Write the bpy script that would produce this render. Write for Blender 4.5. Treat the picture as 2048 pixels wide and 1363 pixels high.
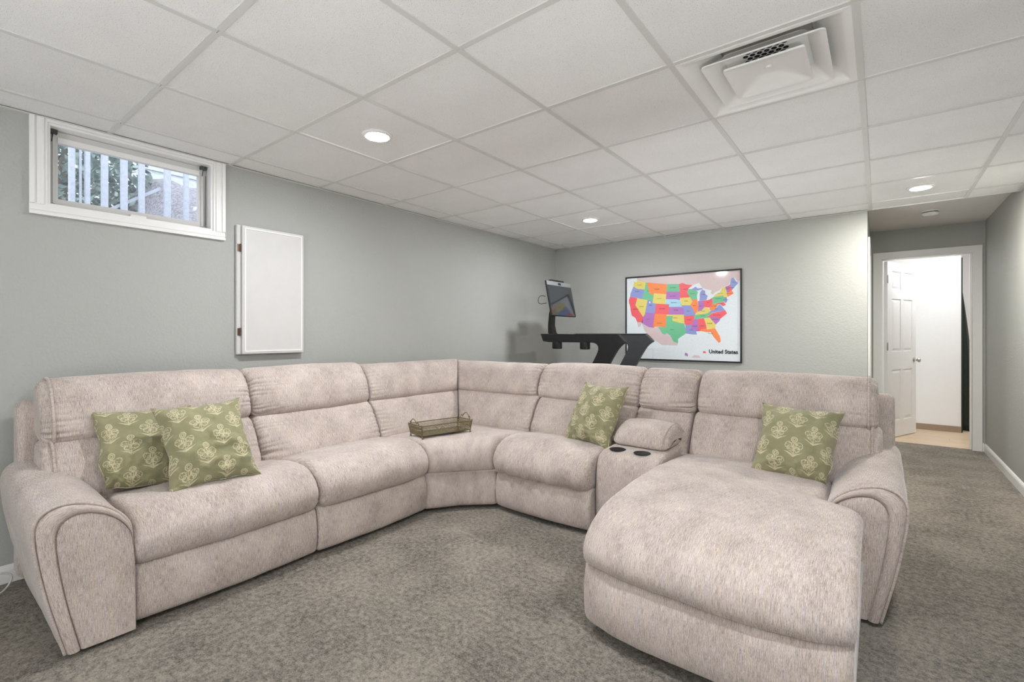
import bpy, bmesh, math, random
from mathutils import Vector, Matrix, noise

random.seed(7)
for o in list(bpy.data.objects):
    bpy.data.objects.remove(o)
scene = bpy.context.scene
COL = scene.collection
PI = math.pi

# ------------------------------------------------------------------ camera
YAW = 0.6584
cam_data = bpy.data.cameras.new('camera')
cam = bpy.data.objects.new('camera', cam_data)
COL.objects.link(cam)
cam.location = (0, 0, 1.2)
cam.rotation_euler = (PI / 2, 0, YAW)
cam_data.sensor_width = 36
cam_data.lens = 36 * 950.6 / 2048
cam_data.shift_y = -13.7 / 2048
cam_data.clip_start = 0.02
scene.camera = cam

# ------------------------------------------------------------------ world + exposure
LAMP = 330.0          # emission of the recessed lamp lenses
SKY = 1.75
UP_FILL = 190.0         # emission of the added ceiling fill lamps
world = bpy.data.worlds.new('World')
scene.world = world
world.use_nodes = True
bg = world.node_tree.nodes['Background']
bg.inputs[0].default_value = (0.90, 0.95, 1.0, 1)
bg.inputs[1].default_value = SKY
vs = scene.view_settings
vs.view_transform = 'Standard'
vs.look = 'None'
vs.exposure = 1.08
vs.gamma = 1
vs.use_curve_mapping = False
scene.cycles.max_bounces = 14
scene.cycles.diffuse_bounces = 10
scene.cycles.use_denoising = True
scene.cycles.sample_clamp_indirect = 8

# room dimensions (metres)
XL, XR, YB, YF, HC = -3.34, 0.855, 5.25, -2.4, 2.295
HALL_X, HALL_Y, HALL_H = -0.086, 6.80, 2.36


# ------------------------------------------------------------------ node helpers
class V:
    """a node socket with arithmetic"""
    nt = None

    def __init__(s, sock):
        s.s = sock

    @staticmethod
    def m(op, *a, clamp=False):
        n = V.nt.nodes.new('ShaderNodeMath')
        n.operation = op
        n.use_clamp = clamp
        for i, x in enumerate(a):
            if isinstance(x, V):
                V.nt.links.new(x.s, n.inputs[i])
            else:
                n.inputs[i].default_value = x
        return V(n.outputs[0])

    def __add__(s, o): return V.m('ADD', s, o)
    __radd__ = __add__
    def __sub__(s, o): return V.m('SUBTRACT', s, o)
    def __rsub__(s, o): return V.m('SUBTRACT', o, s)
    def __mul__(s, o): return V.m('MULTIPLY', s, o)
    __rmul__ = __mul__
    def __truediv__(s, o): return V.m('DIVIDE', s, o)
    def lt(s, o): return V.m('LESS_THAN', s, o)
    def gt(s, o): return V.m('GREATER_THAN', s, o)
    def abs(s): return V.m('ABSOLUTE', s)
    def mx(s, o): return V.m('MAXIMUM', s, o)
    def mn(s, o): return V.m('MINIMUM', s, o)
    def fr(s): return V.m('FRACT', s)
    def sq(s): return V.m('SQRT', s)
    def step(s, a, b):
        n = V.nt.nodes.new('ShaderNodeMapRange')
        n.interpolation_type = 'SMOOTHSTEP'
        V.nt.links.new(s.s, n.inputs[0])
        n.inputs[1].default_value = a
        n.inputs[2].default_value = b
        return V(n.outputs[0])


def new_mat(name):
    m = bpy.data.materials.new(name)
    m.use_nodes = True
    nt = m.node_tree
    V.nt = nt
    return m, nt, nt.nodes['Principled BSDF']


def lin(c):
    if isinstance(c, str):
        c = [int(c[i:i + 2], 16) / 255 for i in (0, 2, 4)]
    return tuple((x / 12.92 if x <= 0.04045 else ((x + 0.055) / 1.055) ** 2.4) for x in c) + (1,)


def coords(kind='Object', scale=(1, 1, 1), rot=(0, 0, 0)):
    nt = V.nt
    tc = nt.nodes.new('ShaderNodeTexCoord')
    mp = nt.nodes.new('ShaderNodeMapping')
    mp.inputs['Scale'].default_value = scale
    mp.inputs['Rotation'].default_value = rot
    nt.links.new(tc.outputs[kind], mp.inputs[0])
    return mp.outputs[0]


def tex_noise(vec, scale, detail=3, rough=0.5, dist=0.0):
    n = V.nt.nodes.new('ShaderNodeTexNoise')
    V.nt.links.new(vec, n.inputs['Vector'])
    n.inputs['Scale'].default_value = scale
    n.inputs['Detail'].default_value = detail
    n.inputs['Roughness'].default_value = rough
    n.inputs['Distortion'].default_value = dist
    return V(n.outputs['Fac'])


def mix(fac, a, b):
    n = V.nt.nodes.new('ShaderNodeMix')
    n.data_type = 'RGBA'
    if isinstance(fac, V):
        V.nt.links.new(fac.s, n.inputs[0])
    else:
        n.inputs[0].default_value = fac
    for i, x in ((6, a), (7, b)):
        if isinstance(x, tuple):
            n.inputs[i].default_value = x
        else:
            V.nt.links.new(x, n.inputs[i])
    return n.outputs[2]


def bump(bsdf, h, strength, dist=0.01):
    b = V.nt.nodes.new('ShaderNodeBump')
    b.inputs['Strength'].default_value = strength
    b.inputs['Distance'].default_value = dist
    V.nt.links.new(h.s, b.inputs['Height'])
    V.nt.links.new(b.outputs[0], bsdf.inputs['Normal'])


def plain(name, col, rough=0.6, metal=0.0, grain=0.03, gscale=40, bmp=0.0, spec=0.5, coat=0.0):
    """a plain finish with slight procedural tone variation"""
    m, nt, b = new_mat(name)
    c = lin(col)
    v = coords('Object')
    n = tex_noise(v, gscale, 3)
    lo = tuple(x * (1 - grain) for x in c[:3]) + (1,)
    hi = tuple(min(1, x * (1 + grain)) for x in c[:3]) + (1,)
    nt.links.new(mix(n, lo, hi), b.inputs['Base Color'])
    b.inputs['Roughness'].default_value = rough
    b.inputs['Metallic'].default_value = metal
    b.inputs['Specular IOR Level'].default_value = spec
    if coat:
        b.inputs['Coat Weight'].default_value = coat
        b.inputs['Coat Roughness'].default_value = 0.08
    if bmp:
        bump(b, n, bmp, 0.003)
    return m


M = {}
WALL_C = 'a9aba6'


def make_wall():
    m, nt, b = new_mat('painted_wall')
    v = coords('Object')
    n = tex_noise(v, 70, 4, 0.6)
    big = tex_noise(v, 1.3, 2)
    c = lin(WALL_C)
    nt.links.new(mix(big, tuple(x * .97 for x in c[:3]) + (1,), tuple(x * 1.03 for x in c[:3]) + (1,)), b.inputs['Base Color'])
    b.inputs['Roughness'].default_value = 0.55
    b.inputs['Specular IOR Level'].default_value = 0.35
    bump(b, n.step(.40, .66), 0.22, 0.004)
    return m


def make_tile():
    m, nt, b = new_mat('ceiling_tile')
    v = coords('Object')
    oi = nt.nodes.new('ShaderNodeObjectInfo')
    n = tex_noise(v, 230, 2, 0.6)
    pores = tex_noise(v, 260, 2, 0.6)
    blot = tex_noise(v, 4, 3)
    base = mix(blot, lin('e4e4e2'), lin('efefed'))
    spot = V.m('MULTIPLY', pores.step(.60, .70), 0.75)
    col = mix(spot, base, lin('8f8c86'))
    rnd = V(oi.outputs['Random'])
    n2 = nt.nodes.new('ShaderNodeHueSaturation')
    nt.links.new(col, n2.inputs['Color'])
    nt.links.new((rnd * 0.06 + 0.97).s, n2.inputs['Value'])
    nt.links.new(n2.outputs[0], b.inputs['Base Color'])
    b.inputs['Roughness'].default_value = 0.85
    b.inputs['Specular IOR Level'].default_value = 0.25
    bump(b, n, 0.55, 0.003)
    return m


def make_carpet():
    m, nt, b = new_mat('carpet')
    v = coords('Object')
    f = tex_noise(v, 150, 6, 0.9)
    mid = tex_noise(v, 45, 3, 0.6)
    big = tex_noise(v, 3.2, 3, 0.55)
    t = (f - 0.5) * 4.0 + (mid - 0.5) * 1.7 + (big - 0.5) * 1.0 + 0.52
    t = V.m('ADD', t, 0.0, clamp=True)
    col = mix(t, lin('3b362d'), lin('b5ab9a'))
    nt.links.new(col, b.inputs['Base Color'])
    b.inputs['Roughness'].default_value = 0.95
    b.inputs['Specular IOR Level'].default_value = 0.1
    b.inputs['Sheen Weight'].default_value = 0.25
    b.inputs['Sheen Roughness'].default_value = 0.5
    bump(b, f * 0.7 + mid * 0.6, 0.9, 0.012)
    return m


def make_fabric(name='chenille', lo='7d7068', hi='d3c8c1'):
    m, nt, b = new_mat(name)
    v1 = coords('UV', (430, 30, 1))
    st = tex_noise(v1, 1, 3, 0.65)
    v2 = coords('UV', (800, 130, 1))
    fine = tex_noise(v2, 1, 2, 0.6)
    v3 = coords('UV', (7, 5, 1))
    big = tex_noise(v3, 1, 3, 0.6)
    t = (st - 0.5) * 1.75 + (fine - 0.5) * 1.2 + (big - 0.5) * 0.8 + 0.58
    t = V.m('ADD', t, 0.0, clamp=True)
    v4 = coords('UV', (120, 6, 1))
    hue = tex_noise(v4, 1, 2)
    warm = mix(hue.step(.35, .65), lin('d5cac6'), lin('d9cbbe'))
    col = mix(t, lin(lo), warm)
    nt.links.new(col, b.inputs['Base Color'])
    b.inputs['Roughness'].default_value = 0.9
    b.inputs['Specular IOR Level'].default_value = 0.15
    b.inputs['Sheen Weight'].default_value = 0.35
    b.inputs['Sheen Roughness'].default_value = 0.4
    bump(b, st * 0.6 + fine * 0.5, 0.35, 0.003)
    return m


def make_pillow():
    m, nt, b = new_mat('block_print')
    tc = nt.nodes.new('ShaderNodeTexCoord')
    sp = nt.nodes.new('ShaderNodeSeparateXYZ')
    nt.links.new(tc.outputs['UV'], sp.inputs[0])
    u, w = V(sp.outputs[0]), V(sp.outputs[1])
    wob = tex_noise(coords('UV'), 9, 2)
    u = u + (wob - 0.5) * 0.02
    jit = tex_noise(coords('UV'), 60, 2)
    out = None
    C = 0.37
    for ox, oy in ((0.06, 0.10), (0.06 + C / 2, 0.10 + C / 2)):
        x = ((u + (4 * C - ox)) / C).fr() * C - C / 2
        y = ((w + (4 * C - oy)) / C).fr() * C - C / 2

        def dist(cx, cy, kx=1.0, ky=1.0):
            a = (x - cx) * kx
            c = (y - cy) * ky
            return (a * a + c * c).sq()
        r = dist(0, 0.092)
        mot = (r - 0.030).abs().lt(0.005).mx((r - 0.015).abs().lt(0.004))
        for cx, cy, rr in ((-0.055, 0.022, 0.036), (0.055, 0.022, 0.036), (0, 0.03, 0.026), (-0.035, -0.022, .03), (0.035, -0.022, .03)):
            d = dist(cx, cy)
            mot = mot.mx((d - rr).abs().lt(0.0036))
            mot = mot.mx(V.m('MULTIPLY', d.lt(rr), jit.gt(0.56)))
        ax = x.abs()
        leaf = (y + 0.105 - ax * 0.52).abs().lt(V.m('MULTIPLY', 0.013, (1.0 - ax * 9.5).mx(0.05)))
        mot = mot.mx(leaf.mn(ax.lt(0.098)))
        leaf2 = (y + 0.082 - ax * 0.75).abs().lt(0.0042).mn(ax.lt(0.06))
        mot = mot.mx(leaf2)
        stem = ax.lt(0.0038).mn(y.gt(-0.11)).mn(y.lt(0.065))
        mot = mot.mx(stem)
        out = mot if out is None else out.mx(mot)
    worn = tex_noise(coords('UV'), 35, 3, 0.7)
    out = out * worn.step(0.25, 0.5)
    fade = tex_noise(coords('UV'), 3.5, 3)
    weave = tex_noise(coords('UV', (230, 60, 1)), 1, 2)
    g = mix(fade.step(.35, .7), lin('8f8d6c'), lin('9c9876'))
    g = mix(weave * 0.35, g, lin('767558'))
    col = mix(out * 0.72, g, lin('d8ccab'))
    nt.links.new(col, b.inputs['Base Color'])
    b.inputs['Roughness'].default_value = 0.9
    b.inputs['Specular IOR Level'].default_value = 0.15
    b.inputs['Sheen Weight'].default_value = 0.2
    bump(b, weave * 0.4 + tex_noise(coords('UV'), 9, 4) * 1.6, 0.6, 0.008)
    return m


def make_oak():
    m, nt, b = new_mat('oak')
    v = coords('Object', (3, 40, 1))
    n = tex_noise(v, 1.5, 4, 0.6, 0.6)
    oi = nt.nodes.new('ShaderNodeObjectInfo')
    col = mix(n, lin('c9ae8e'), lin('e0cdb2'))
    h = nt.nodes.new('ShaderNodeHueSaturation')
    nt.links.new(col, h.inputs['Color'])
    nt.links.new((V(oi.outputs['Random']) * 0.14 + 0.92).s, h.inputs['Value'])
    nt.links.new(h.outputs[0], b.inputs['Base Color'])
    b.inputs['Roughness'].default_value = 0.4
    return m


def make_emit(name, col, strength):
    m, nt, b = new_mat(name)
    b.inputs['Base Color'].default_value = lin('f4f4f0')
    b.inputs['Emission Color'].default_value = lin(col)
    b.inputs['Emission Strength'].default_value = strength
    return m


def make_glass():
    m, nt, b = new_mat('window_glass')
    out = nt.nodes['Material Output']
    tr = nt.nodes.new('ShaderNodeBsdfTransparent')
    tr.inputs[0].default_value = (.97, .98, 1, 1)
    gl = nt.nodes.new('ShaderNodeBsdfGlossy')
    gl.inputs['Roughness'].default_value = 0.02
    fr = nt.nodes.new('ShaderNodeFresnel')
    fr.inputs[0].default_value = 1.4
    ms = nt.nodes.new('ShaderNodeMixShader')
    f = V(fr.outputs[0]) * 0.7
    nt.links.new(f.s, ms.inputs[0])
    nt.links.new(tr.outputs[0], ms.inputs[1])
    nt.links.new(gl.outputs[0], ms.inputs[2])
    # film of dust
    df = nt.nodes.new('ShaderNodeBsdfDiffuse')
    df.inputs[0].default_value = (.75, .78, .8, 1)
    ms2 = nt.nodes.new('ShaderNodeMixShader')
    d = tex_noise(coords('Object'), 60, 3)
    nt.links.new((d.step(.35, .8) * 0.12 + 0.03).s, ms2.inputs[0])
    nt.links.new(ms.outputs[0], ms2.inputs[1])
    nt.links.new(df.outputs[0], ms2.inputs[2])
    nt.links.new(ms2.outputs[0], out.inputs[0])
    nt.nodes.remove(b)
    return m


def make_foliage():
    m, nt, b = new_mat('foliage')
    n = tex_noise(coords('Object'), 9, 3)
    nt.links.new(mix(n.step(.3, .7), lin('47565a'), lin('8ea39a')), b.inputs['Base Color'])
    b.inputs['Roughness'].default_value = 0.7
    return m


def make_ground():
    m, nt, b = new_mat('gravel')
    n = tex_noise(coords('Object'), 40, 5, .8)
    nt.links.new(mix(n.step(.3, .7), lin('56565f'), lin('a9a7b0')), b.inputs['Base Color'])
    b.inputs['Roughness'].default_value = 0.95
    bump(b, n, .6, .03)
    return m


M['wall'] = make_wall()
M['tile'] = make_tile()
M['carpet'] = make_carpet()
M['fabric'] = make_fabric()
M['pillow'] = make_pillow()
M['oak'] = make_oak()
M['glass'] = make_glass()
M['foliage'] = make_foliage()
M['gravel'] = make_ground()
M['white'] = plain('white_paint', 'e6e6e4', 0.4, grain=0.015, gscale=8)
M['white_worn'] = plain('worn_white_paint', 'c9c8c5', 0.5, grain=0.04, gscale=14, bmp=0.05)
M['tee'] = plain('grid_steel_white', 'd2d2ce', 0.35, grain=0.02)
M['plastic'] = plain('white_plastic', 'ebebe8', 0.35, grain=0.01)
M['drywall'] = plain('hall_ceiling_paint', 'd8d4d0', 0.8, grain=0.03, gscale=60, bmp=0.2)
M['white_wall'] = plain('white_wall_paint', 'e9e9e8', 0.6, grain=0.02, gscale=30, bmp=0.08)
M['black'] = plain('black_plastic', '121316', 0.45, grain=0.1, gscale=60)
M['black_frame'] = plain('black_frame', '141414', 0.4, grain=0.1)
M['grey_metal'] = plain('graphite_metal', '4d4f52', 0.38, metal=0.6, grain=0.05)
M['silver'] = plain('satin_silver', 'a5a7a8', 0.35, metal=0.7, grain=0.03)
M['chrome'] = plain('satin_nickel', 'c8c6c2', 0.22, metal=1.0, grain=0.02)
M['screen'] = plain('screen_glass', '25282c', 0.08, grain=0.02, coat=0.8)
M['bronze'] = plain('antique_brass', '7d7452', 0.45, metal=0.8, grain=0.2, gscale=120)
M['mirror'] = plain('mirror_plate', 'b9b59c', 0.12, metal=1.0, grain=0.03)
M['hinge'] = plain('aged_hinge', '6b5647', 0.4, metal=0.8, grain=0.2)
M['dark'] = plain('dark_void', '0b0b0c', 0.8)
M['cable'] = plain('cable_sheath', 'b9b9b4', 0.5)
M['cloth_dark'] = plain('dark_green_cloth', '2c322b', 0.85, grain=0.2, gscale=20, bmp=0.2)
M['brown_base'] = plain('brown_vinyl_base', '97836f', 0.5, grain=0.05)
M['lens'] = make_emit('lit_lens', 'f9faff', LAMP)
M['siding'] = plain('white_siding', 'b4b9c2', 0.7)
M['fence'] = plain('fence_paint', 'a3a9b5', 0.7, grain=0.06)
M['bark'] = plain('bark', '5a554e', 0.9, grain=0.2)
M['belt'] = plain('treadmill_belt', '202020', 0.8, grain=0.2, gscale=90, bmp=.2)


# ------------------------------------------------------------------ mesh helpers
class MB:
    def __init__(s):
        s.v, s.f, s.uv = [], [], []      # uv: one list per face

    def add(s, vs, fs, uvs=None):
        o = len(s.v)
        s.v += [tuple(p) for p in vs]
        for i, f in enumerate(fs):
            s.f.append(tuple(k + o for k in f))
            s.uv.append(uvs[i] if uvs else None)

    def box(s, x0, x1, y0, y1, z0, z1):
        vs = [(x, y, z) for z in (z0, z1) for y in (y0, y1) for x in (x0, x1)]
        fs = [(0, 2, 3, 1), (4, 5, 7, 6), (0, 1, 5, 4), (2, 6, 7, 3), (0, 4, 6, 2), (1, 3, 7, 5)]
        s.add(vs, fs)
        return s

    def rbox(s, x0, x1, y0, y1, z0, z1, r=0.01, seg=2, mat=None):
        bm = bmesh.new()
        bmesh.ops.create_cube(bm, size=1)
        for v in bm.verts:
            v.co = Vector(((x0 + x1) / 2 + v.co.x * (x1 - x0), (y0 + y1) / 2 + v.co.y * (y1 - y0), (z0 + z1) / 2 + v.co.z * (z1 - z0)))
        bmesh.ops.bevel(bm, geom=bm.edges[:], offset=r, segments=seg, profile=0.5, affect='EDGES')
        bm.verts.index_update()
        vs = [(mat @ v.co) if mat else v.co.copy() for v in bm.verts]
        s.add(vs, [[v.index for v in f.verts] for f in bm.faces])
        bm.free()
        return s

    def loft(s, rings, closed=True, caps=True, uv=None, ccap=False):
        n, m = len(rings), len(rings[0])
        vs = [p for r in rings for p in r]
        fs, uvs = [], []
        for i in range(n - 1):
            for j in range(m if closed else m - 1):
                k = (j + 1) % m
                fs.append((i * m + j, i * m + k, (i + 1) * m + k, (i + 1) * m + j))
                if uv:
                    k2 = j + 1
                    uvs.append([uv(i, j), uv(i, k2), uv(i + 1, k2), uv(i + 1, j)])
        if caps and closed:
            for i, r in ((0, rings[0]), (n - 1, rings[-1])):
                c = sum((Vector(p) for p in r), Vector()) / m
                ci = len(vs)
                vs.append(tuple(c))
                for j in range(m):
                    k = (j + 1) % m
                    fs.append((ci, i * m + k, i * m + j) if i == 0 else (ci, i * m + j, i * m + k))
                    if uv:
                        a, b_ = uv(i, j), uv(i, j + 1)
                        uvs.append([((a[0] + b_[0]) / 2, (a[1] + b_[1]) / 2), b_, a] if i == 0 else [((a[0] + b_[0]) / 2, (a[1] + b_[1]) / 2), a, b_])
        s.add(vs, fs, uvs if uv else None)
        return s

    def tube(s, pts, r, seg=8, closed=False):
        pts = [Vector(p) for p in pts]
        n = len(pts)
        rings = []
        up = None
        for i, p in enumerate(pts):
            a = pts[(i - 1) % n] if (closed or i > 0) else p
            b = pts[(i + 1) % n] if (closed or i < n - 1) else p
            t = (b - a)
            if t.length < 1e-9:
                t = Vector((0, 0, 1))
            t.normalize()
            if up is None:
                up = Vector((0, 0, 1)) if abs(t.z) < 0.9 else Vector((1, 0, 0))
            u = up - t * up.dot(t)
            if u.length < 1e-6:
                u = t.orthogonal()
            u.normalize()
            up = u
            w = t.cross(u)
            rr = r[i] if isinstance(r, (list, tuple)) else r
            rings.append([tuple(p + (u * math.cos(2 * PI * k / seg) + w * math.sin(2 * PI * k / seg)) * rr) for k in range(seg)])
        if closed:
            rings.append(rings[0])
        L = [0]
        for i in range(1, len(rings)):
            L.append(L[-1] + (pts[i % n] - pts[i - 1]).length)
        return s.loft(rings, True, not closed, uv=lambda i, j: (L[i], j * 2 * PI * 0.005 / seg))

    def lathe(s, prof, c, seg=24, axis='z', caps=True):
        rings = []
        for r, h in prof:
            ring = []
            for k in range(seg):
                a = 2 * PI * k / seg
                p = (r * math.cos(a), r * math.sin(a), h)
                if axis == 'x':
                    p = (h, p[0], p[1])
                if axis == 'y':
                    p = (p[0], h, p[1])
                ring.append((c[0] + p[0], c[1] + p[1], c[2] + p[2]))
            rings.append(ring)
        return s.loft(rings, True, caps)

    def prism(s, poly, fn, t0, t1):
        """extrude closed 2-D polygon between t0 and t1; fn(a,b,t)->xyz"""
        n = len(poly)
        vs = [fn(a, b, t0) for a, b in poly] + [fn(a, b, t1) for a, b in poly]
        fs = [tuple(range(n)), tuple(range(2 * n - 1, n - 1, -1))]
        for i in range(n):
            k = (i + 1) % n
            fs.append((i, k, n + k, n + i))
        s.add(vs, fs)
        return s


def root_of(o):
    while o.parent:
        o = o.parent
    return o


def obj(name, mb, mat, parent=None, smooth=False, origin=None, kind=None, label=None, weld=False, sharp=None, recalc=True):
    me = bpy.data.meshes.new(name)
    off = Vector((0, 0, 0))
    if parent is not None:
        off = Vector(root_of(parent).location)
    elif origin is not None:
        off = Vector(origin)
    me.from_pydata([(p[0] - off.x, p[1] - off.y, p[2] - off.z) for p in mb.v], [], mb.f)
    if any(u is not None for u in mb.uv):
        ul = me.uv_layers.new(name='UVMap')
        for p, u in zip(me.polygons, mb.uv):
            if u is None:
                for li in p.loop_indices:
                    c = me.vertices[me.loops[li].vertex_index].co
                    ul.data[li].uv = (c.x + c.y * 0.3, c.z + c.y * 0.7)
            else:
                for li, q in zip(p.loop_indices, u):
                    ul.data[li].uv = q
    bm = bmesh.new()
    bm.from_mesh(me)
    if weld:
        bmesh.ops.remove_doubles(bm, verts=bm.verts, dist=1e-5)
    if recalc:
        bmesh.ops.recalc_face_normals(bm, faces=bm.faces)
    bm.to_mesh(me)
    bm.free()
    if smooth:
        me.polygons.foreach_set('use_smooth', [True] * len(me.polygons))
        if sharp:
            me.set_sharp_from_angle(angle=math.radians(sharp))
    me.update()
    for mm in (mat if isinstance(mat, list) else [mat]):
        me.materials.append(mm)
    o = bpy.data.objects.new(name, me)
    COL.objects.link(o)
    if parent is not None:
        o.parent = parent
    else:
        o.location = off
    if kind:
        o['kind'] = kind
    if label:
        o['label'] = label
    return o


def tag(o, label, cat, group=None, kind=None):
    o['label'] = label
    o['category'] = cat
    if group:
        o['group'] = group
    if kind:
        o['kind'] = kind
    return o


def thing(name, label, cat, loc=(0, 0, 0), group=None, kind=None):
    o = bpy.data.objects.new(name, None)
    o.empty_display_size = 0.1
    COL.objects.link(o)
    o.location = loc
    return tag(o, label, cat, group, kind)


def struct(name, mb, mat, label, cat, **kw):
    return tag(obj(name, mb, mat, **kw), label, cat, kind='structure')


def curve(pts, n, closed=True):
    """Catmull-Rom resampling to n points of about equal spacing"""
    P = [Vector((p[0], p[1], p[2] if len(p) > 2 else 0)) for p in pts]
    m = len(P)
    out = []
    for i in range(m if closed else m - 1):
        if closed:
            a, b, c, d = P[(i - 1) % m], P[i], P[(i + 1) % m], P[(i + 2) % m]
        else:
            a, b, c, d = P[max(i - 1, 0)], P[i], P[i + 1], P[min(i + 2, m - 1)]
        for k in range(16):
            t = k / 16
            out.append(0.5 * ((2 * b) + (c - a) * t + (2 * a - 5 * b + 4 * c - d) * t * t + (3 * b - a - 3 * c + d) * t ** 3))
    if not closed:
        out.append(P[-1])
    L = [0]
    seq = out + ([out[0]] if closed else [])
    for i in range(1, len(seq)):
        L.append(L[-1] + (seq[i] - seq[i - 1]).length)
    res = []
    k = 0
    cnt = n if closed else n - 1
    for i in range(n):
        t = L[-1] * i / cnt
        while k < len(L) - 2 and L[k + 1] < t:
            k += 1
        q = (t - L[k]) / max(1e-9, L[k + 1] - L[k])
        res.append(seq[k].lerp(seq[k + 1], min(1, q)))
    return res


# ================================================================== SETTING
mb = MB().box(XL - .2, XR + .2, YF - .2, HALL_Y + .04, -0.12, 0.0)
struct('floor', mb, M['carpet'], 'taupe cut pile carpet covering the basement room and hall', 'floor')

# left wall with the window opening
WY0, WY1, WZ0, WZ1 = 0.464, 1.222, 1.852, 2.275
mb = MB()
T = 0.26
mb.box(XL - T, XL, YF, WY0, 0, HC + .12)
mb.box(XL - T, XL, WY1, YB + .12, 0, HC + .12)
mb.box(XL - T, XL, WY0, WY1, 0, WZ0)
mb.box(XL - T, XL, WY0, WY1, WZ1, HC + .12)
struct('wall_left', mb, M['wall'], 'grey orange-peel wall with the high basement window', 'wall')
struct('wall_back', MB().box(XL, HALL_X, YB, YB + .12, 0, HC + .12), M['wall'], 'grey wall behind the treadmill, hung with the framed map', 'wall')
struct('wall_right', MB().box(XR, XR + .12, YF, HALL_Y, 0, HALL_H + .06), M['wall'], 'grey wall along the right side, running into the hall', 'wall')
struct('wall_front', MB().box(XL - T, XR + .12, YF - .12, YF, 0, HC + .12), M['white_wall'], 'white wall behind the camera', 'wall')  # unseen wall, given white paint to bounce more light
struct('wall_hall', MB().box(HALL_X - .12, HALL_X, YB + .12, HALL_Y, 0, HALL_H + .06), M['wall'], 'short grey hall wall beside the door casing sliver', 'wall')
DX0, DX1, DZ = 0.016, 0.757, 2.04
mb = MB()
mb.box(HALL_X - .12, DX0 - .02, HALL_Y, HALL_Y + .12, 0, 2.6)
mb.box(DX1 + .02, XR + .12, HALL_Y, HALL_Y + .12, 0, 2.6)
mb.box(DX0 - .02, DX1 + .02, HALL_Y, HALL_Y + .12, DZ + .02, 2.6)
struct('wall_doorway', mb, M['wall'], 'grey wall around the open doorway at the end of the hall', 'wall')
struct('ceiling_hall', MB().box(HALL_X - .12, XR + .12, YB + .004, HALL_Y, HALL_H, HALL_H + .1), M['drywall'], 'plain painted hall ceiling holding the smoke detector', 'ceiling')

# suspended ceiling: deck above, tiles and tees are its pieces
ceil = struct('ceiling', MB().box(XL, XR, YF, YB, HC + .10, HC + .16), M['drywall'], 'suspended ceiling of white speckled square tiles in a metal grid', 'ceiling')
P_ = 0.61
LX = [-3.113 + P_ * i for i in range(7)]
RY = [0.708 + P_ * j for j in range(-5, 8)]
xs = [XL] + LX + [XR]
ys = [YF] + RY + [YB]
tile_mesh = {}
for i in range(len(xs) - 1):
    for j in range(len(ys) - 1):
        x0, x1, y0, y1 = xs[i], xs[i + 1], ys[j], ys[j + 1]
        cx, cy = (x0 + x1) / 2, (y0 + y1) / 2
        if abs(cx + .368) < .1 and abs(cy - 2.233) < .1:
            continue
        w, h = x1 - x0 - .016, y1 - y0 - .016
        key = (round(w, 3), round(h, 3))
        if key not in tile_mesh:
            b_ = MB().rbox(-w / 2, w / 2, -h / 2, h / 2, 0, .016, .0025, 1)
            t = obj('ceiling_tile', b_, M['tile'], parent=ceil)
            tile_mesh[key] = t.data
        else:
            t = bpy.data.objects.new('ceiling_tile', tile_mesh[key])
            COL.objects.link(t)
            t.parent = ceil
        t.location = (cx, cy, HC + .003)
        t.rotation_euler = (random.uniform(-.002, .002), random.uniform(-.002, .002), 0)


def tee(x0, x1, y0, y1, z=0.0):
    o = obj('grid_tee', MB().box(x0, x1, y0, y1, HC - .003 + z, HC + .004 + z), M['tee'], parent=ceil)
    return o


TW = .012
for x in LX:
    for a in range(len(ys) - 1):
        tee(x - TW, x + TW, ys[a] + .0012, ys[a + 1] - .0012)
for y in RY:
    for a in range(len(xs) - 1):
        tee(xs[a] + (TW if a else 0), xs[a + 1] - (TW if a < len(xs) - 2 else 0), y - TW, y + TW, .0012)
mb = MB()
mb.box(XL, XL + .022, YF, YB, HC - .0055, HC - .0025)
mb.box(XL, HALL_X, YB - .022, YB, HC - .0055, HC - .0025)
mb.box(XR - .022, XR, YF, YB, HC - .0055, HC - .0025)
obj('wall_angle', mb, M['tee'], parent=ceil)
obj('ceiling_edge', MB().box(HALL_X, XR, YB - .012, YB + .004, HC - .004, HALL_H + .05), M['tee'], parent=ceil)

# baseboards
def baseboard(name, mb, label, mat='white'):
    return struct(name, mb, M[mat], label, 'baseboard')


def base_prof(mb, fn, t0, t1, hgt=.085, th=.013):
    prof = [(0, 0), (th, 0), (th, hgt * .72), (th * .75, hgt * .86), (th * .35, hgt * .95), (0, hgt)]
    mb.prism(prof, fn, t0, t1)
    return mb


baseboard('baseboard_left', base_prof(MB(), lambda a, b, t: (XL + a, t, b), YF, YB), 'white baseboard under the high window, behind the sofa arm')
baseboard('baseboard_back', base_prof(MB(), lambda a, b, t: (t, YB - a, b), XL, HALL_X), 'white baseboard behind the treadmill')
baseboard('baseboard_right', base_prof(MB(), lambda a, b, t: (XR - a, t, b), YF, HALL_Y), 'white baseboard along the right wall of the hall')
baseboard('baseboard_doorway', base_prof(MB(), lambda a, b, t: (t, HALL_Y - a, b), .834, XR - .013), 'stub of white baseboard between door casing and corner')

# ---- window_1
win = thing('window_1', 'high white basement window with fence pickets seen through it', 'window', (XL, .843, WZ0), kind='structure')
CW = .066


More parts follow.
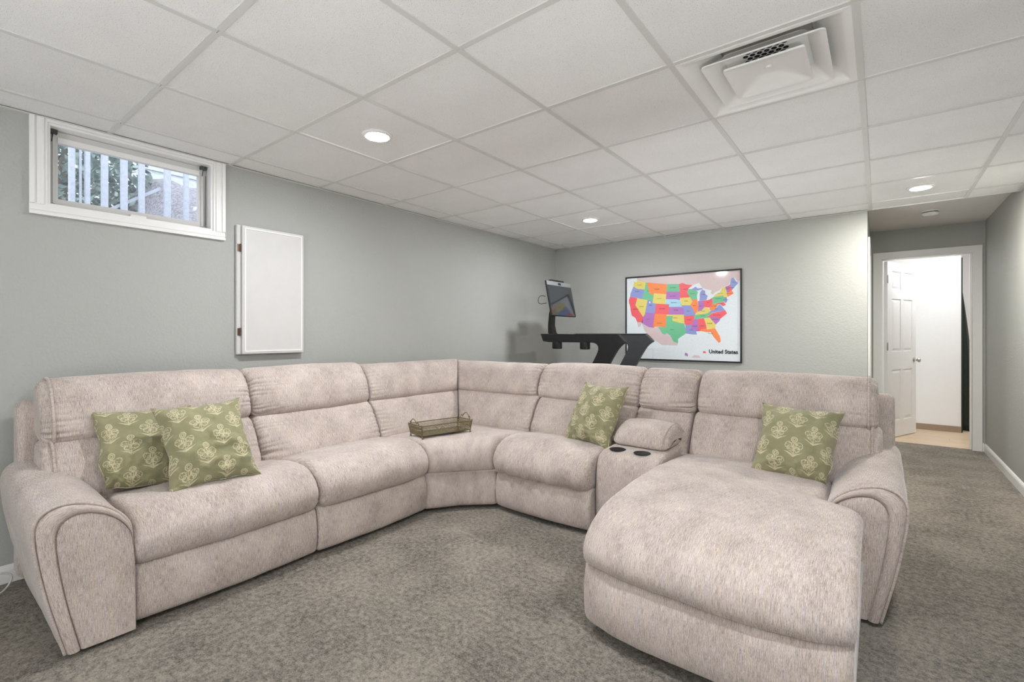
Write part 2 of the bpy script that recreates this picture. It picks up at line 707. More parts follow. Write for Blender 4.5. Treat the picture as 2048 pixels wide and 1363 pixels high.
def casing_piece(mb, y0, y1, z0, z1, horiz):
    # stepped moulding: three strips of different thickness
    if horiz:
        h = z1 - z0
        for a, b_, t in ((0, .28, .022), (.28, .42, .014), (.42, .80, .018), (.80, 1, .011)):
            mb.box(XL + .0005, XL + t, y0, y1, z0 + h * a, z0 + h * b_)
    else:
        w = y1 - y0
        for a, b_, t in ((0, .28, .022), (.28, .42, .014), (.42, .80, .018), (.80, 1, .011)):
            if horiz is False:
                mb.box(XL + .0005, XL + t, y0 + w * a, y0 + w * b_, z0, z1)
            else:
                mb.box(XL + .0005, XL + t, y1 - w * b_, y1 - w * a, z0, z1)


m1 = MB(); casing_piece(m1, WY0 - CW, WY0, WZ0 - .0, HC - .006, False)
obj('casing', m1, M['white'], win)
m1 = MB(); casing_piece(m1, WY1, WY1 + CW, WZ0, HC - .006, None)
obj('casing', m1, M['white'], win)
m1 = MB(); casing_piece(m1, WY0 - CW, WY1 + CW, WZ0 - .052, WZ0, True)
obj('casing', m1, M['white'], win)
obj('casing', MB().box(XL + .0005, XL + .012, WY0 + .0002, WY1 - .0002, WZ1 + .0002, HC - .006), M['white'], win)
SX = XL - .105       # sash plane
for a in (MB().box(SX - .03, XL + .001, WY0, WY0 + .012, WZ0 + .0121, WZ1 - .0121), MB().box(SX - .03, XL + .001, WY1 - .012, WY1, WZ0 + .0121, WZ1 - .0121),
          MB().box(SX - .03, XL + .001, WY0, WY1, WZ0, WZ0 + .012), MB().box(SX - .03, XL + .001, WY0, WY1, WZ1 - .012, WZ1)):
    obj('jamb', a, M['white'], win)
GY0, GY1, GZ0, GZ1 = .515, 1.166, 1.908, 2.218
sash = obj('sash', MB().box(SX, SX + .035, WY0 + .014, GY0, WZ0 + .014, WZ1 - .014)
           .box(SX, SX + .035, GY1, WY1 - .014, WZ0 + .014, WZ1 - .014)
           .box(SX, SX + .035, GY0, GY1, WZ0 + .014, GZ0)
           .box(SX, SX + .035, GY0, GY1, GZ1, WZ1 - .014)
           .box(SX + .035, SX + .043, WY0 + .03, GY0 - .012, WZ0 + .03, WZ1 - .03)
           .box(SX + .035, SX + .043, GY1 + .012, WY1 - .03, WZ0 + .03, WZ1 - .03), M['white_worn'], win)
obj('glazing_bead', MB().box(SX + .006, SX + .04, GY0 - .001, GY1 + .001, GZ1 - .016, GZ1 + .012), M['white'], sash)
obj('pane', MB().box(SX + .012, SX + .016, GY0 - .004, GY1 + .004, GZ0 - .004, GZ1 + .004), M['glass'], win)
for y in (WY0 + .03, WY1 - .035):
    h = MB().box(SX + .03, SX + .06, y - .016, y + .016, WZ1 - .034, WZ1 - .014)
    h.tube([(SX + .05, y, WZ1 - .03), (SX + .05, y - .006, WZ1 - .075)], .0022, 6)
    obj('hinge', h, M['grey_metal'], win, label='dark grey metal hinge in the top corner')
obj('latch', MB().rbox(SX + .035, SX + .055, .815, .89, WZ0 + .018, WZ0 + .036, .004, 2), M['plastic'], win)
obj('chain', MB().tube([(SX + .05, WY1 - .022, WZ1 - .07), (SX + .05, WY1 - .024, WZ0 + .03)], .0016, 6), M['grey_metal'], win)

# ---- outside the window
tag(obj('ground', MB().loft([[(-3.62 - 12 * t, y, 1.62 + .18 * t + max(0, min(1, (y - 1.25) / .45)) * (1.30 + .06 * math.sin(y * 7 + t * 14)) * math.exp(-((t - .24) / .13) ** 2)) for y in [-3 + 14 * k / 90 for k in range(91)]] for t in [i / 40 for i in range(41)]], False, False), M['gravel'], smooth=True),
    'grey gravel bank rising outside the basement window', 'ground', kind='structure')
fence = thing('picket_fence', 'pale vertical pickets standing outside the basement window', 'fence', (-5.0, 1.2, 1.6))
for y0, y1 in ((.815, .853), (.879, .891), (.909, .943), (1.011, 1.055), (1.136, 1.182), (1.257, 1.300), (1.44, 1.489), (1.589, 1.628)):
    obj('picket', MB().rbox(-5.02, -4.98, y0, y1, 1.6, 3.25, .006, 1), M['fence'], fence)
obj('rail', MB().box(-5.045, -5.02, .3, 2.2, 2.98, 3.07), M['fence'], fence)
obj('brace', MB().prism([(1.0, 2.16), (1.42, 2.47), (1.42, 2.50), (1.0, 2.19)], lambda a, b, t: (t, a, b), -5.05, -5.02), M['fence'], fence)
house = thing('neighbour_house', 'white sided house beyond the fence pickets', 'house', (-9.5, 4.4, 1.7))
obj('wall', MB().box(-11, -9.5, 2.35, 6.5, 1.7, 5.0), M['siding'], house)
for k in range(12):
    obj('siding_board', MB().box(-9.5, -9.47, 2.35, 6.5, 1.9 + k * .25, 2.10 + k * .25), M['siding'], house)
obj('roof', MB().prism([(-11.3, 5.0), (-9.2, 5.0), (-10.2, 6.0)], lambda a, b, t: (a, t, b), 2.1, 6.8), M['dark'], house)


def leaf_tree(name, label, cx, cy, cz, rad, n, seed):
    rnd = random.Random(seed)
    t = thing(name, label, 'tree', (cx, cy, 1.6))
    f = MB()
    for _ in range(n):
        while True:
            d = Vector((rnd.uniform(-1, 1), rnd.uniform(-1, 1), rnd.uniform(-1, 1)))
            if .3 < d.length < 1:
                break
        p = Vector((cx + d.x * rad, cy + d.y * rad, cz + d.z * rad * 1.1))
        q = Vector((rnd.gauss(0, 1), rnd.gauss(0, 1), rnd.gauss(0, 1))).normalized()
        r_ = q.orthogonal().normalized()
        L = rnd.uniform(.06, .14)
        w = L * .45
        f.add([p, p + q * L * .5 + r_ * w * .5, p + q * L, p + q * L * .5 - r_ * w * .5], [(0, 1, 2, 3)])
    obj('foliage', f, M['foliage'], t, kind='stuff', recalc=False)
    obj('trunk', MB().tube([(cx, cy, 1.6), (cx + .05, cy, cz - rad * .3), (cx, cy + .05, cz + rad * .5)], [.09, .06, .02], 8), M['bark'], t)
    for k in range(4):
        a = rnd.uniform(0, 6)
        obj('branch', MB().tube([(cx, cy, cz - rad * .4), (cx + .5 * rad * math.cos(a), cy + .5 * rad * math.sin(a), cz + .2 * rad)], [.03, .01], 6), M['bark'], t)


leaf_tree('leafy_tree', 'blue green leafy tree behind the leftmost fence pickets', -6.6, 1.0, 2.75, .80, 2600, 1)
leaf_tree('leafy_tree', 'tall leafy tree further off behind the middle fence pickets', -9.0, 1.35, 3.1, .85, 2300, 2)

# ---- door casing, door leaf
cas = thing('trim_1', 'white mitred casing around the open doorway', 'door casing', (.387, HALL_Y, 0), kind='structure')
CY = HALL_Y - .018
cwid = .074
for poly in ([(DX0 - cwid, 0), (DX0, 0), (DX0, DZ), (DX0 - cwid, DZ + cwid)],
             [(DX1, 0), (DX1 + cwid, 0), (DX1 + cwid, DZ + cwid), (DX1, DZ)],
             [(DX0, DZ), (DX1, DZ), (DX1 + cwid, DZ + cwid), (DX0 - cwid, DZ + cwid)]):
    obj('casing', MB().prism(poly, lambda a, b, t: (a, t, b), CY, HALL_Y - .0005), M['white'], cas)
for a in (MB().box(DX0 - .018, DX0, CY + .004, HALL_Y + .14, 0, DZ + .018), MB().box(DX1, DX1 + .018, CY + .004, HALL_Y + .14, 0, DZ + .018),
          MB().box(DX0, DX1, CY + .004, HALL_Y + .14, DZ, DZ + .018)):
    obj('jamb', a, M['white'], cas)
obj('door_stop', MB().box(DX0, DX0 + .012, HALL_Y + .05, HALL_Y + .085, 0, DZ).box(DX1 - .012, DX1, HALL_Y + .05, HALL_Y + .085, 0, DZ), M['white'], cas)
trim2 = thing('trim_2', 'sliver of white casing on the hall wall beside the doorway', 'door casing', (HALL_X, 5.7, 0), kind='structure')
obj('casing', MB().box(HALL_X + .0005, HALL_X + .016, 5.50, 5.575, 0, 2.10), M['white'], trim2)
obj('casing', MB().box(HALL_X + .0005, HALL_X + .016, 5.575, 6.30, 2.03, 2.10), M['white'], trim2)
obj('casing', MB().box(HALL_X + .0005, HALL_X + .016, 6.30, 6.375, 0, 2.10), M['white'], trim2)

DA = math.radians(67)
door = thing('door_1', 'open white six-panel door leading to the bright room', 'door', (DX0 + .022, HALL_Y + .135, .008), kind='structure')
DW, DH = .715, 2.022
dmat = Matrix.Rotation(DA, 4, 'Z')


def dl(mb):
    base = Vector(door.location)
    mb.v = [tuple(base + dmat @ Vector(p)) for p in mb.v]
    return mb


# leaf local: x along width, y thickness (0 .. -0.035 towards the hall), z up
cols_ = [(.105, .325), (.395, .615)]
rows_ = [(.19, .78), (.99, 1.60), (1.71, 1.92)]
lf = MB()
xsplit = [0] + [q for c in cols_ for q in c] + [DW]
zsplit = [0] + [q for c in rows_ for q in c] + [DH]
for i in range(len(xsplit) - 1):
    for j in range(len(zsplit) - 1):
        if i % 2 == 1 and j % 2 == 1:
            lf.box(xsplit[i], xsplit[i + 1], -.026, -.009, zsplit[j], zsplit[j + 1])
        else:
            lf.box(xsplit[i], xsplit[i + 1], -.035, 0, zsplit[j], zsplit[j + 1])
obj('leaf', dl(lf), M['white'], door)
for c in cols_:
    for r in rows_:
        p = MB()
        for side in (-1, 1):
            y0 = -.0262 if side < 0 else -.0088
            y1 = -.0345 if side < 0 else -.0005
            i0, i1 = .012, .04
            p.loft([[(c[0] + i0, y0, r[0] + i0), (c[1] - i0, y0, r[0] + i0), (c[1] - i0, y0, r[1] - i0), (c[0] + i0, y0, r[1] - i0)],
                    [(c[0] + i1, y1, r[0] + i1), (c[1] - i1, y1, r[0] + i1), (c[1] - i1, y1, r[1] - i1), (c[0] + i1, y1, r[1] - i1)]])
        obj('panel', dl(p), M['white'], door)
kb = MB()
for sg in (-1, 1):
    y0 = -.035 if sg < 0 else 0
    kb.lathe([(.001, 0), (.030, 0), (.030, .006 * sg), (.011, .010 * sg), (.010, .03 * sg), (.022, .04 * sg), (.027, .052 * sg), (.020, .066 * sg), (.001, .07 * sg)], (DW - .06, y0, .88), 20, 'y')
obj('knob', dl(kb), M['chrome'], door, smooth=True, sharp=40, label='satin nickel knob')
for z in (.25, 1.05, 1.82):
    obj('hinge', dl(MB().tube([(-.006, -.038, z - .045), (-.006, -.038, z + .045)], .007, 10)), M['chrome'], door)

# ---- room beyond the door
FY = 9.6
mbf = MB().box(-1.6, 2.6, HALL_Y + .04, FY + .1, -.12, -.012)
ff = struct('floor_far', mbf, M['dark'], 'light oak plank floor of the room beyond the door', 'floor')
for k in range(22):
    y = HALL_Y + .042 + k * .13
    cut = random.uniform(-.8, 1.8)
    for a, b_ in ((-1.6, cut), (cut, 2.6)):
        obj('plank', MB().box(a + .0008, b_ - .0008, y + .0008, y + .1284, -.012, .001), M['oak'], parent=ff)
struct('ceiling_far', MB().box(-1.6, 2.6, HALL_Y + .12, FY + .1, 2.36, 2.44), M['white_wall'], 'white ceiling of the room beyond the door', 'ceiling')
struct('wall_partition', MB().box(-1.6, .785, 7.92, 7.99, 0, 2.10).box(-1.6, .785, 7.92, 7.99, 2.10, 2.36), M['white_wall'], 'plain white wall facing the open door', 'wall')
struct('wall_partition_edge', MB().box(.785, .797, 7.915, 7.995, 0, 2.13), M['cloth_dark'], 'dark strip on the end of the white partition wall', 'wall')
struct('wall_far', MB().box(-1.6, 2.6, FY, FY + .1, 0, 2.36).box(2.5, 2.6, HALL_Y, FY, 0, 2.36).box(-1.7, -1.6, HALL_Y + .12, FY, 0, 2.36).box(XR + .12, 2.6, HALL_Y, HALL_Y + .1, 0, 2.36), M['white_wall'], 'bright white wall of the room beyond the dark drape', 'wall')
baseboard('baseboard_far', MB().box(-1.6, .785, 7.905, 7.92, 0, .075), 'brown vinyl baseboard under the white partition wall', 'brown_base')
# dark drape hanging at the partition end
rings = []
for i in range(26):
    t = i / 25
    z = 1.80 - t * 1.79
    w = .012 + .145 * min(1, t * 1.15) ** .9
    ring = []
    n = 48
    for k in range(n):
        a = 2 * PI * k / n
        fold = 1 + .22 * math.sin(5 * a + t * 2) * min(1, t * 3) + .1 * math.sin(11 * a + 4 * t)
        ring.append((.80 + w * .5 + .5 * w * math.cos(a) * (1 + .1 * math.sin(t * 7)), 8.16 + (.02 + .06 * t) * math.sin(a) * fold, z))
    rings.append(ring)
dr = obj('dark_drape', MB().loft(rings), M['cloth_dark'], origin=(.87, 8.16, 0), smooth=True)
tag(dr, 'dark green black drape hanging behind the end of the white wall', 'drape')
obj('hook', MB().tube([(.80, 8.16, 1.79), (.80, 8.16, 1.86), (.797, 7.995, 1.86)], .004, 6), M['chrome'], dr)
fl = thing('ceiling_lamp', 'round ceiling lamp lighting the white room beyond the door', 'lamp', (.70, 7.15, 2.36))
obj('base', MB().lathe([(.001, 2.36), (.15, 2.36), (.15, 2.335), (.001, 2.335)], (.70, 7.15, 0), 32), M['white'], fl)
M['lens_far'] = make_emit('lit_lens_far', 'fafbff', 25)
obj('diffuser', MB().lathe([(.14, 2.334), (.13, 2.30), (.09, 2.275), (.001, 2.268)], (.70, 7.15, 0), 32), M['lens_far'], fl, smooth=True)
f2 = thing('ceiling_lamp', 'round ceiling lamp deeper in the white room behind the partition', 'lamp', (1.55, 8.4, 2.36))
obj('base', MB().lathe([(.001, 2.36), (.15, 2.36), (.15, 2.335), (.001, 2.335)], (1.55, 8.4, 0), 32), M['white'], f2)
obj('diffuser', MB().lathe([(.14, 2.334), (.13, 2.30), (.09, 2.275), (.001, 2.268)], (1.55, 8.4, 0), 32), M['lens_far'], f2, smooth=True)

# ---- recessed lights
def downlight(x, y, label, lens='lens'):
    t = thing('recessed_light', label, 'light', (x, y, HC), 'recessed lights in the tile ceiling')
    obj('trim_ring', MB().lathe([(.062, HC + .002), (.082, HC + .002), (.082, HC - .004), (.074, HC - .009), (.062, HC - .008), (.062, HC + .002)], (x, y, 0), 40, caps=False), M['plastic'], t, smooth=True, sharp=40)
    obj('lens', MB().lathe([(.0625, HC - .007), (.058, HC - .0095), (.04, HC - .012), (.02, HC - .013), (.001, HC - .0132)], (x, y, 0), 32, caps=False), M[lens], t, smooth=True, label='glowing white lens')


downlight(-2.195, 1.622, 'lit recessed light in the tile nearest the basement window')
downlight(-2.195, 4.062, 'lit recessed light in the ceiling above the treadmill')
M['lens_hall'] = make_emit('lit_lens_hall', 'fffaf2', LAMP * 1.4)
downlight(.242, 4.672, 'lit recessed light at the ceiling edge by the hall', 'lens_hall')
for x, y, l in ((.242, 1.012, 'added unseen recessed light beside the ceiling air vent, above the camera'), (.242, -1.428, 'added unseen recessed light behind the camera near the right wall')):
    downlight(x, y, l)  # extra downlights added out of view

# ---- added fill uplights, out of view: low cans brightening the ceiling
def uplight(x, y, label, mat='fill_up'):
    t = thing('fill_uplight', label, 'lamp', (x, y, 0), 'added low fill lamps')
    obj('base', MB().lathe([(.001, 0), (.15, 0), (.15, .012), (.11, .02), (.001, .02)], (x, y, 0), 28), M['black'], t, smooth=True, sharp=40)
    obj('can', MB().lathe([(.09, .02), (.12, .04), (.125, .20), (.129, .20), (.127, .03), (.09, .018)], (x, y, 0), 36, caps=False), M['white'], t, smooth=True, sharp=40)
    obj('fill_disc', MB().lathe([(.118, .17), (.09, .18), (.05, .185), (.001, .186)], (x, y, 0), 32, caps=False), M[mat], t, smooth=True)


M['fill_up'] = make_emit('fill_emitter', 'f6f8ff', UP_FILL)
M['fill_up_soft'] = make_emit('fill_emitter_soft', 'f6f8ff', UP_FILL * .24)
uplight(-.95, -2.1, 'added unseen fill uplight by the middle of the wall behind the camera')
uplight(.55, -.55, 'added unseen fill uplight by the right wall behind the camera')
uplight(-.80, 3.85, 'added fill uplight hidden on the carpet behind the chaise backrest', 'fill_up_soft')

# ---- smoke detector
sd = thing('smoke_detector', 'round white smoke detector on the hall ceiling', 'smoke detector', (.38, 5.965, HALL_H))
obj('base_plate', MB().lathe([(.001, HALL_H), (.068, HALL_H), (.068, HALL_H - .010), (.001, HALL_H - .010)], (.38, 5.965, 0), 40), M['plastic'], sd, smooth=True, sharp=35)
obj('vent_slot', MB().lathe([(.001, HALL_H - .010), (.058, HALL_H - .010), (.058, HALL_H - .018), (.001, HALL_H - .018)], (.38, 5.965, 0), 40), M['grey_metal'], sd)
obj('cover', MB().lathe([(.001, HALL_H - .018), (.064, HALL_H - .018), (.064, HALL_H - .026), (.054, HALL_H - .035), (.03, HALL_H - .039), (.001, HALL_H - .040)], (.38, 5.965, 0), 40), M['plastic'], sd, smooth=True, sharp=35)

# ---- ceiling air vent
VX, VY = -.368, 2.233
vent = thing('air_vent', 'square white ceiling air diffuser with nested louvers', 'air vent', (VX, VY, HC))


def sq(half, z, r, n=6):
    pts = []
    for k, (sx, sy) in enumerate(((1, 1), (-1, 1), (-1, -1), (1, -1))):
        for i in range(n + 1):
            a = PI / 2 * (k + i / n)
            pts.append((VX + sx * (half - r) + r * math.cos(a), VY + sy * (half - r) + r * math.sin(a), z))
    return pts


obj('frame', MB().loft([sq(.293, HC + .004, .002), sq(.293, HC - .003, .002), sq(.272, HC - .003, .006), sq(.262, HC + .004, .02), sq(.19, HC + .062, .06), sq(.17, HC + .09, .06), sq(.165, HC + .092, .06), sq(.19, HC + .075, .06), sq(.27, HC + .02, .02)], caps=False), M['plastic'], vent, smooth=True, sharp=30)
lv = obj('louver', MB().loft([sq(.150, HC + .047, .03), sq(.172, HC + .025, .03), sq(.206, HC - .004, .022), sq(.216, HC - .006, .02), sq(.216, HC - .001, .02), sq(.208, HC + .001, .022), sq(.176, HC + .028, .03), sq(.15, HC + .05, .03)], caps=False), M['plastic'], vent, smooth=True, sharp=30)
obj('louver', MB().loft([sq(.045, HC + .026, .043), sq(.06, HC + .024, .035), sq(.13, HC - .006, .012), sq(.142, HC - .012, .012), sq(.146, HC - .012, .012), sq(.146, HC - .004, .012), sq(.13, HC + .0, .012), sq(.06, HC + .03, .035), sq(.045, HC + .032, .043)], caps=True), M['plastic'], vent, smooth=True, sharp=25)
obj('damper_plate', MB().loft([sq(.152, HC + .048, .03), sq(.152, HC + .052, .03)], caps=True), M['plastic'], vent)
hole = MB()
for r_ in range(5):
    for c_ in range(6):
        hx = VX - .07 + c_ * .026 + (r_ % 2) * .013
        hy = VY - .135 + r_ * .022
        hole.lathe([(.001, HC + .0474), (.0105, HC + .0474)], (hx, hy, 0), 10, caps=False)
obj('hole_shade', hole, M['dark'], vent, kind='stuff', label='cluster of black discs painted as shaded round holes')  # flat discs; the dark inside the holes is painted black
obj('dial', MB().lathe([(.001, HC + .018), (.012, HC + .018), (.012, HC + .026), (.001, HC + .026)], (VX, VY, 0), 16), M['plastic'], vent)

# ================================================================== SECTIONAL SOFA
sofa = thing('sectional_sofa', 'large beige chenille reclining sectional sofa with chaise and console', 'sofa', (-2.2, 2.0, 0))
XB, YBK = -3.285, 3.42


def FL(s, d, z): return (XB + d, s, z)
def FR(s, d, z): return (s, YBK - d, z)


def nz(p, f, seed=0.0):
    return noise.noise(Vector((p[0] * f + seed, p[1] * f - seed, p[2] * f + 2 * seed)))


def cushion(name, frame, s0, s1, prof, bow=0.0, er=.035, npf=72, ns=30, puck=(0, 0), amp=.004, seed=1.0, sfun=None, parent=None, crease=0.0, bowz=0.0, bowp=1.0, bowe=2.0):
    """upholstered piece: closed profile (depth, height) swept from s0 to s1 with rounded, gathered ends"""
    pts = [(p.x, p.y) for p in curve(prof, npf)]
    cx = sum(p[0] for p in pts) / npf
    cz = sum(p[1] for p in pts) / npf
    arc = [0]
    for i in range(npf):
        a, b_ = pts[i], pts[(i + 1) % npf]
        arc.append(arc[-1] + math.hypot(b_[0] - a[0], b_[1] - a[1]))
    # outward normals of the profile
    nrm = []
    for i in range(npf):
        a, b_ = pts[i - 1], pts[(i + 1) % npf]
        t = Vector((b_[0] - a[0], b_[1] - a[1], 0)).normalized()
        n_ = Vector((t.y, -t.x, 0))
        nrm.append(n_)
    area = sum(pts[i - 1][0] * pts[i][1] - pts[i][0] * pts[i - 1][1] for i in range(npf))
    if area < 0:
        nrm = [-n_ for n_ in nrm]
    W = s1 - s0
    sv = []
    for k in range(7):
        a = PI / 2 * k / 6
        sv.append((er * (1 - math.sin(a)) * 0 + er * (1 - math.cos(a)), er * (1 - math.sin(a))))
    ss = [(q, ins) for q, ins in sv]
    inner = ns
    for k in range(1, inner):
        ss.append((er + (W - 2 * er) * k / inner, 0))
    ss += [(W - q, ins) for q, ins in reversed(sv)]
    dmax = max(p[0] for p in pts)
    dmin = min(p[0] for p in pts)
    rings = []
    for q, ins in ss:
        t = q / W
        bw = (1 - abs(2 * t - 1) ** bowe)
        ring = []
        for i, (d, z) in enumerate(pts):
            n_ = nrm[i]
            wgt = max(0, min(1, (d - dmin) / max(1e-6, dmax - dmin))) ** bowp
            e = 0.0
            for side, dist in ((0, q), (1, W - q)):
                if puck[side]:
                    A_ = arc[i] + .010 * nz((arc[i] * 25, seed, side), 1, 2) + dist * .25 * nz((arc[i] * 7, seed * 2, side), 1, 5)
                    ph = A_ * 2 * PI / .030 + 5.0 * nz((A_ * 11, seed, side), 1)
                    md = max(0, .35 + 1.3 * nz((A_ * 16, seed * 3, side), 1, 7))
                    ln = .026 + .06 * max(0, .5 + nz((A_ * 23, seed, side + 4), 1))
                    e -= puck[side] * 5.0 * md * math.exp(-dist / ln) * (.5 + .5 * math.sin(ph)) ** 2 * min(1, dist / .006 + .3)
            dd = d - n_.x * ins + n_.x * e + bow * bw * wgt
            zz = z - n_.y * ins + n_.y * e + bowz * bw * max(0, n_.y)
            s_ = s0 + q
            if sfun:
                s_ = sfun(t, dd, zz)
            k2 = amp * (nz((s_ * 5, dd * 5, zz * 5), 1, seed) + .5 * nz((s_ * 14, dd * 9, zz * 9), 1, seed + 4))
            if crease:
                k2 += crease * max(0, nz((s_ * 22, dd * 3, zz * 3), 1, seed + 9)) * max(0, n_.x)
            dd += n_.x * k2
            zz += n_.y * k2
            ring.append(frame(s_, dd, zz))
        rings.append(ring)
    mb = MB().loft(rings, True, True, uv=lambda i, j: (s0 + ss[i][0] + seed * 3.1, arc[j] + seed * 1.7))
    for k in range(len(mb.f) - 2 * npf, len(mb.f)):
        mb.uv[k] = [(mb.v[q][0] + mb.v[q][1], mb.v[q][2]) for q in mb.f[k]]
    return obj(name, mb, M['fabric'], parent or sofa, smooth=True)


SEAT = [(.34, .30), (.345, .41), (.40, .452), (.52, .470), (.66, .488), (.79, .488), (.885, .452), (.94, .385), (.94, .318), (.905, .272), (.82, .258), (.50, .26)]
BASE = [(.62, .05), (.80, .036), (.878, .032), (.900, .045), (.912, .09), (.916, .15), (.910, .21), (.896, .258), (.87, .276), (.75, .28), (.62, .27)]
LUMB = [(.26, .40), (.40, .405), (.455, .435), (.455, .49), (.425, .56), (.385, .63), (.345, .685), (.30, .712), (.24, .715), (.17, .69), (.16, .55)]
HEAD = [(.14, .70), (.24, .688), (.305, .70), (.33, .735), (.328, .79), (.305, .86), (.27, .92), (.22, .966), (.16, .985), (.10, .975), (.065, .93), (.06, .82), (.08, .73)]
SHELL = [(.0, .10), (.05, .07), (.14, .08), (.17, .3), (.14, .60), (.115, .82), (.10, .872), (.06, .885), (.015, .872), (.0, .82), (.0, .5)]


def zsc(prof, k):
    return [(d, z if z < .7 else .7 + (z - .7) * k) for d, z in prof]


KR = .915     # right-hand run is a touch lower

# left run
cushion('backrest_shell', FL, .338, 1.30, SHELL, er=.03, npf=48, ns=12, amp=.002, seed=2)
cushion('backrest_shell', FL, 1.31, 2.13, SHELL, er=.02, npf=48, ns=12, amp=.002, seed=3)
lum1 = cushion('lumbar_cushion', FL, .385, 1.298, LUMB, bow=.018, er=.035, npf=190, ns=36, puck=(.0028, .0022), seed=4)
head1 = cushion('head_cushion', FL, .395, 1.298, HEAD, bow=.012, er=.04, npf=190, ns=36, puck=(0.0060, 0.0045), seed=5, bowz=.012)
cushion('lumbar_cushion', FL, 1.303, 2.128, LUMB, bow=.02, er=.035, npf=190, ns=34, puck=(0.0060, 0.0045), seed=6)
cushion('head_cushion', FL, 1.303, 2.128, HEAD, bow=.018, er=.04, npf=190, ns=34, puck=(0.0067, 0.0030), seed=7, bowz=.010)
cushion('seat_cushion', FL, .578, 1.374, SEAT, bow=.028, er=.035, npf=96, ns=36, puck=(.002, .0015), seed=8, bowz=.012)
cushion('seat_cushion', FL, 1.380, 2.150, SEAT, bow=.028, er=.04, npf=96, ns=36, puck=(.001, .0015), seed=9, bowz=.014)
cushion('front_panel', FL, .584, 1.374, BASE, bow=.020, er=.015, npf=64, ns=24, seed=10, amp=.003)
cushion('front_panel', FL, 1.380, 2.150, BASE, bow=.020, er=.018, npf=64, ns=24, seed=11, amp=.003)

# right run
def R(prof): return zsc(prof, KR)
cushion('backrest_shell', FR, -2.14, -1.32, R(SHELL), er=.02, npf=48, ns=12, amp=.002, seed=12)
cushion('backrest_shell', FR, -1.30, -.94, R(SHELL), er=.02, npf=48, ns=8, amp=.002, seed=13)
cushion('backrest_shell', FR, -.925, .066, R(SHELL), er=.03, npf=48, ns=12, amp=.002, seed=14)
cushion('lumbar_cushion', FR, -2.128, -1.316, LUMB, bow=.02, er=.035, npf=190, ns=34, puck=(.003, .003), seed=15)
cushion('head_cushion', FR, -2.150, -1.306, R(HEAD), bow=.018, er=.04, npf=190, ns=34, puck=(0.0030, 0.0067), seed=16, bowz=.016)
CB = [(d - .012, z) for d, z in LUMB]
cushion('lumbar_cushion', FR, -1.312, -.945, CB, bow=.008, er=.03, npf=190, ns=22, puck=(.003, .003), seed=17)
cushion('head_cushion', FR, -1.302, -.930, R([(d + .01, z) for d, z in HEAD]), bow=.012, er=.035, npf=190, ns=22, puck=(0.0067, 0.0075), seed=18, bowz=.005)
lum2 = cushion('lumbar_cushion', FR, -.930, .012, LUMB, bow=.018, er=.035, npf=190, ns=36, puck=(.002, .0025), seed=19)
head2 = cushion('head_cushion', FR, -.918, -.004, R(HEAD), bow=.012, er=.04, npf=190, ns=36, puck=(0.0030, 0.0060), seed=20, bowz=.010)
SEATR = [(d + .015, z) for d, z in SEAT]
cushion('seat_cushion', FR, -2.085, -1.352, SEATR, bow=.030, er=.045, npf=96, ns=60, puck=(.001, .001), seed=21, bowz=.014, crease=.03)
cushion('front_panel', FR, -2.075, -1.352, [(d + .015, z) for d, z in BASE], bow=.022, er=.018, npf=64, ns=24, seed=22, amp=.003)


# piping along the outer ends of the end-unit backs
def profile_line(prof, lo, hi, frame, s, off=.001, n=60):
    pts = [(p.x, p.y) for p in curve(prof, 200)]
    cx = sum(p[0] for p in pts) / 200
    cz = sum(p[1] for p in pts) / 200
    sel = pts[int(lo * 200):int(hi * 200)]
    return [frame(s, d + (.009 if d > cx else 0), z + (.006 if z > cz + .1 else 0)) for d, z in sel]


for pr, fr_, s_, par, lo, hi in ((LUMB, FL, .425, lum1, .10, .68), (HEAD, FL, .432, head1, .14, .66), (LUMB, FR, -.030, lum2, .10, .68), (R(HEAD), FR, -.045, head2, .14, .66)):
    obj('piping', MB().tube(profile_line(pr, lo, hi, fr_, s_), .006, 8), M['fabric'], par, smooth=True)

# corner wedge: two mitred backs, seat, front panel
def YBc(x):      # back line of the right run bends slightly towards the corner
    t = max(0, min(1, (x - XB) / (-2.14 - XB)))
    return 3.36 + (YBK - 3.36) * t


def cl(t, d, z):
    e = 3.366 - d
    return 2.138 + (e - 2.138) * t


def cr(t, d, z):
    e = XB - .008 + d
    return e + (-2.158 - e) * t


cushion('lumbar_cushion', FL, 2.138, 3.0, LUMB, er=.02, npf=190, ns=34, puck=(.003, .0012), seed=23, sfun=cl)
cushion('head_cushion', FL, 2.138, 3.2, zsc(HEAD, .95), er=.025, npf=190, ns=34, puck=(.004, .001), seed=24, sfun=cl)
FC = lambda s, d, z: (s, YBc(s) - d, z)
cushion('lumbar_cushion', FC, -2.9, -2.138, LUMB, er=.02, npf=190, ns=34, puck=(.001, .003), seed=25, sfun=lambda t, d, z: cr(t, d, z) + .02 * t)
cushion('head_cushion', FC, -3.1, -2.158, zsc(HEAD, .90), er=.025, npf=190, ns=34, puck=(.001, .004), seed=26, sfun=cr)
cushion('backrest_shell', FL, 2.14, 3.2, SHELL, er=.02, npf=48, ns=12, amp=.002, seed=27, sfun=lambda t, d, z: 2.138 + (3.36 - d - 2.138) * t)
cushion('backrest_shell', FC, -3.2, -2.15, R(SHELL), er=.02, npf=48, ns=12, amp=.002, seed=28, sfun=lambda t, d, z: XB + d + (-2.15 - XB - d) * t)


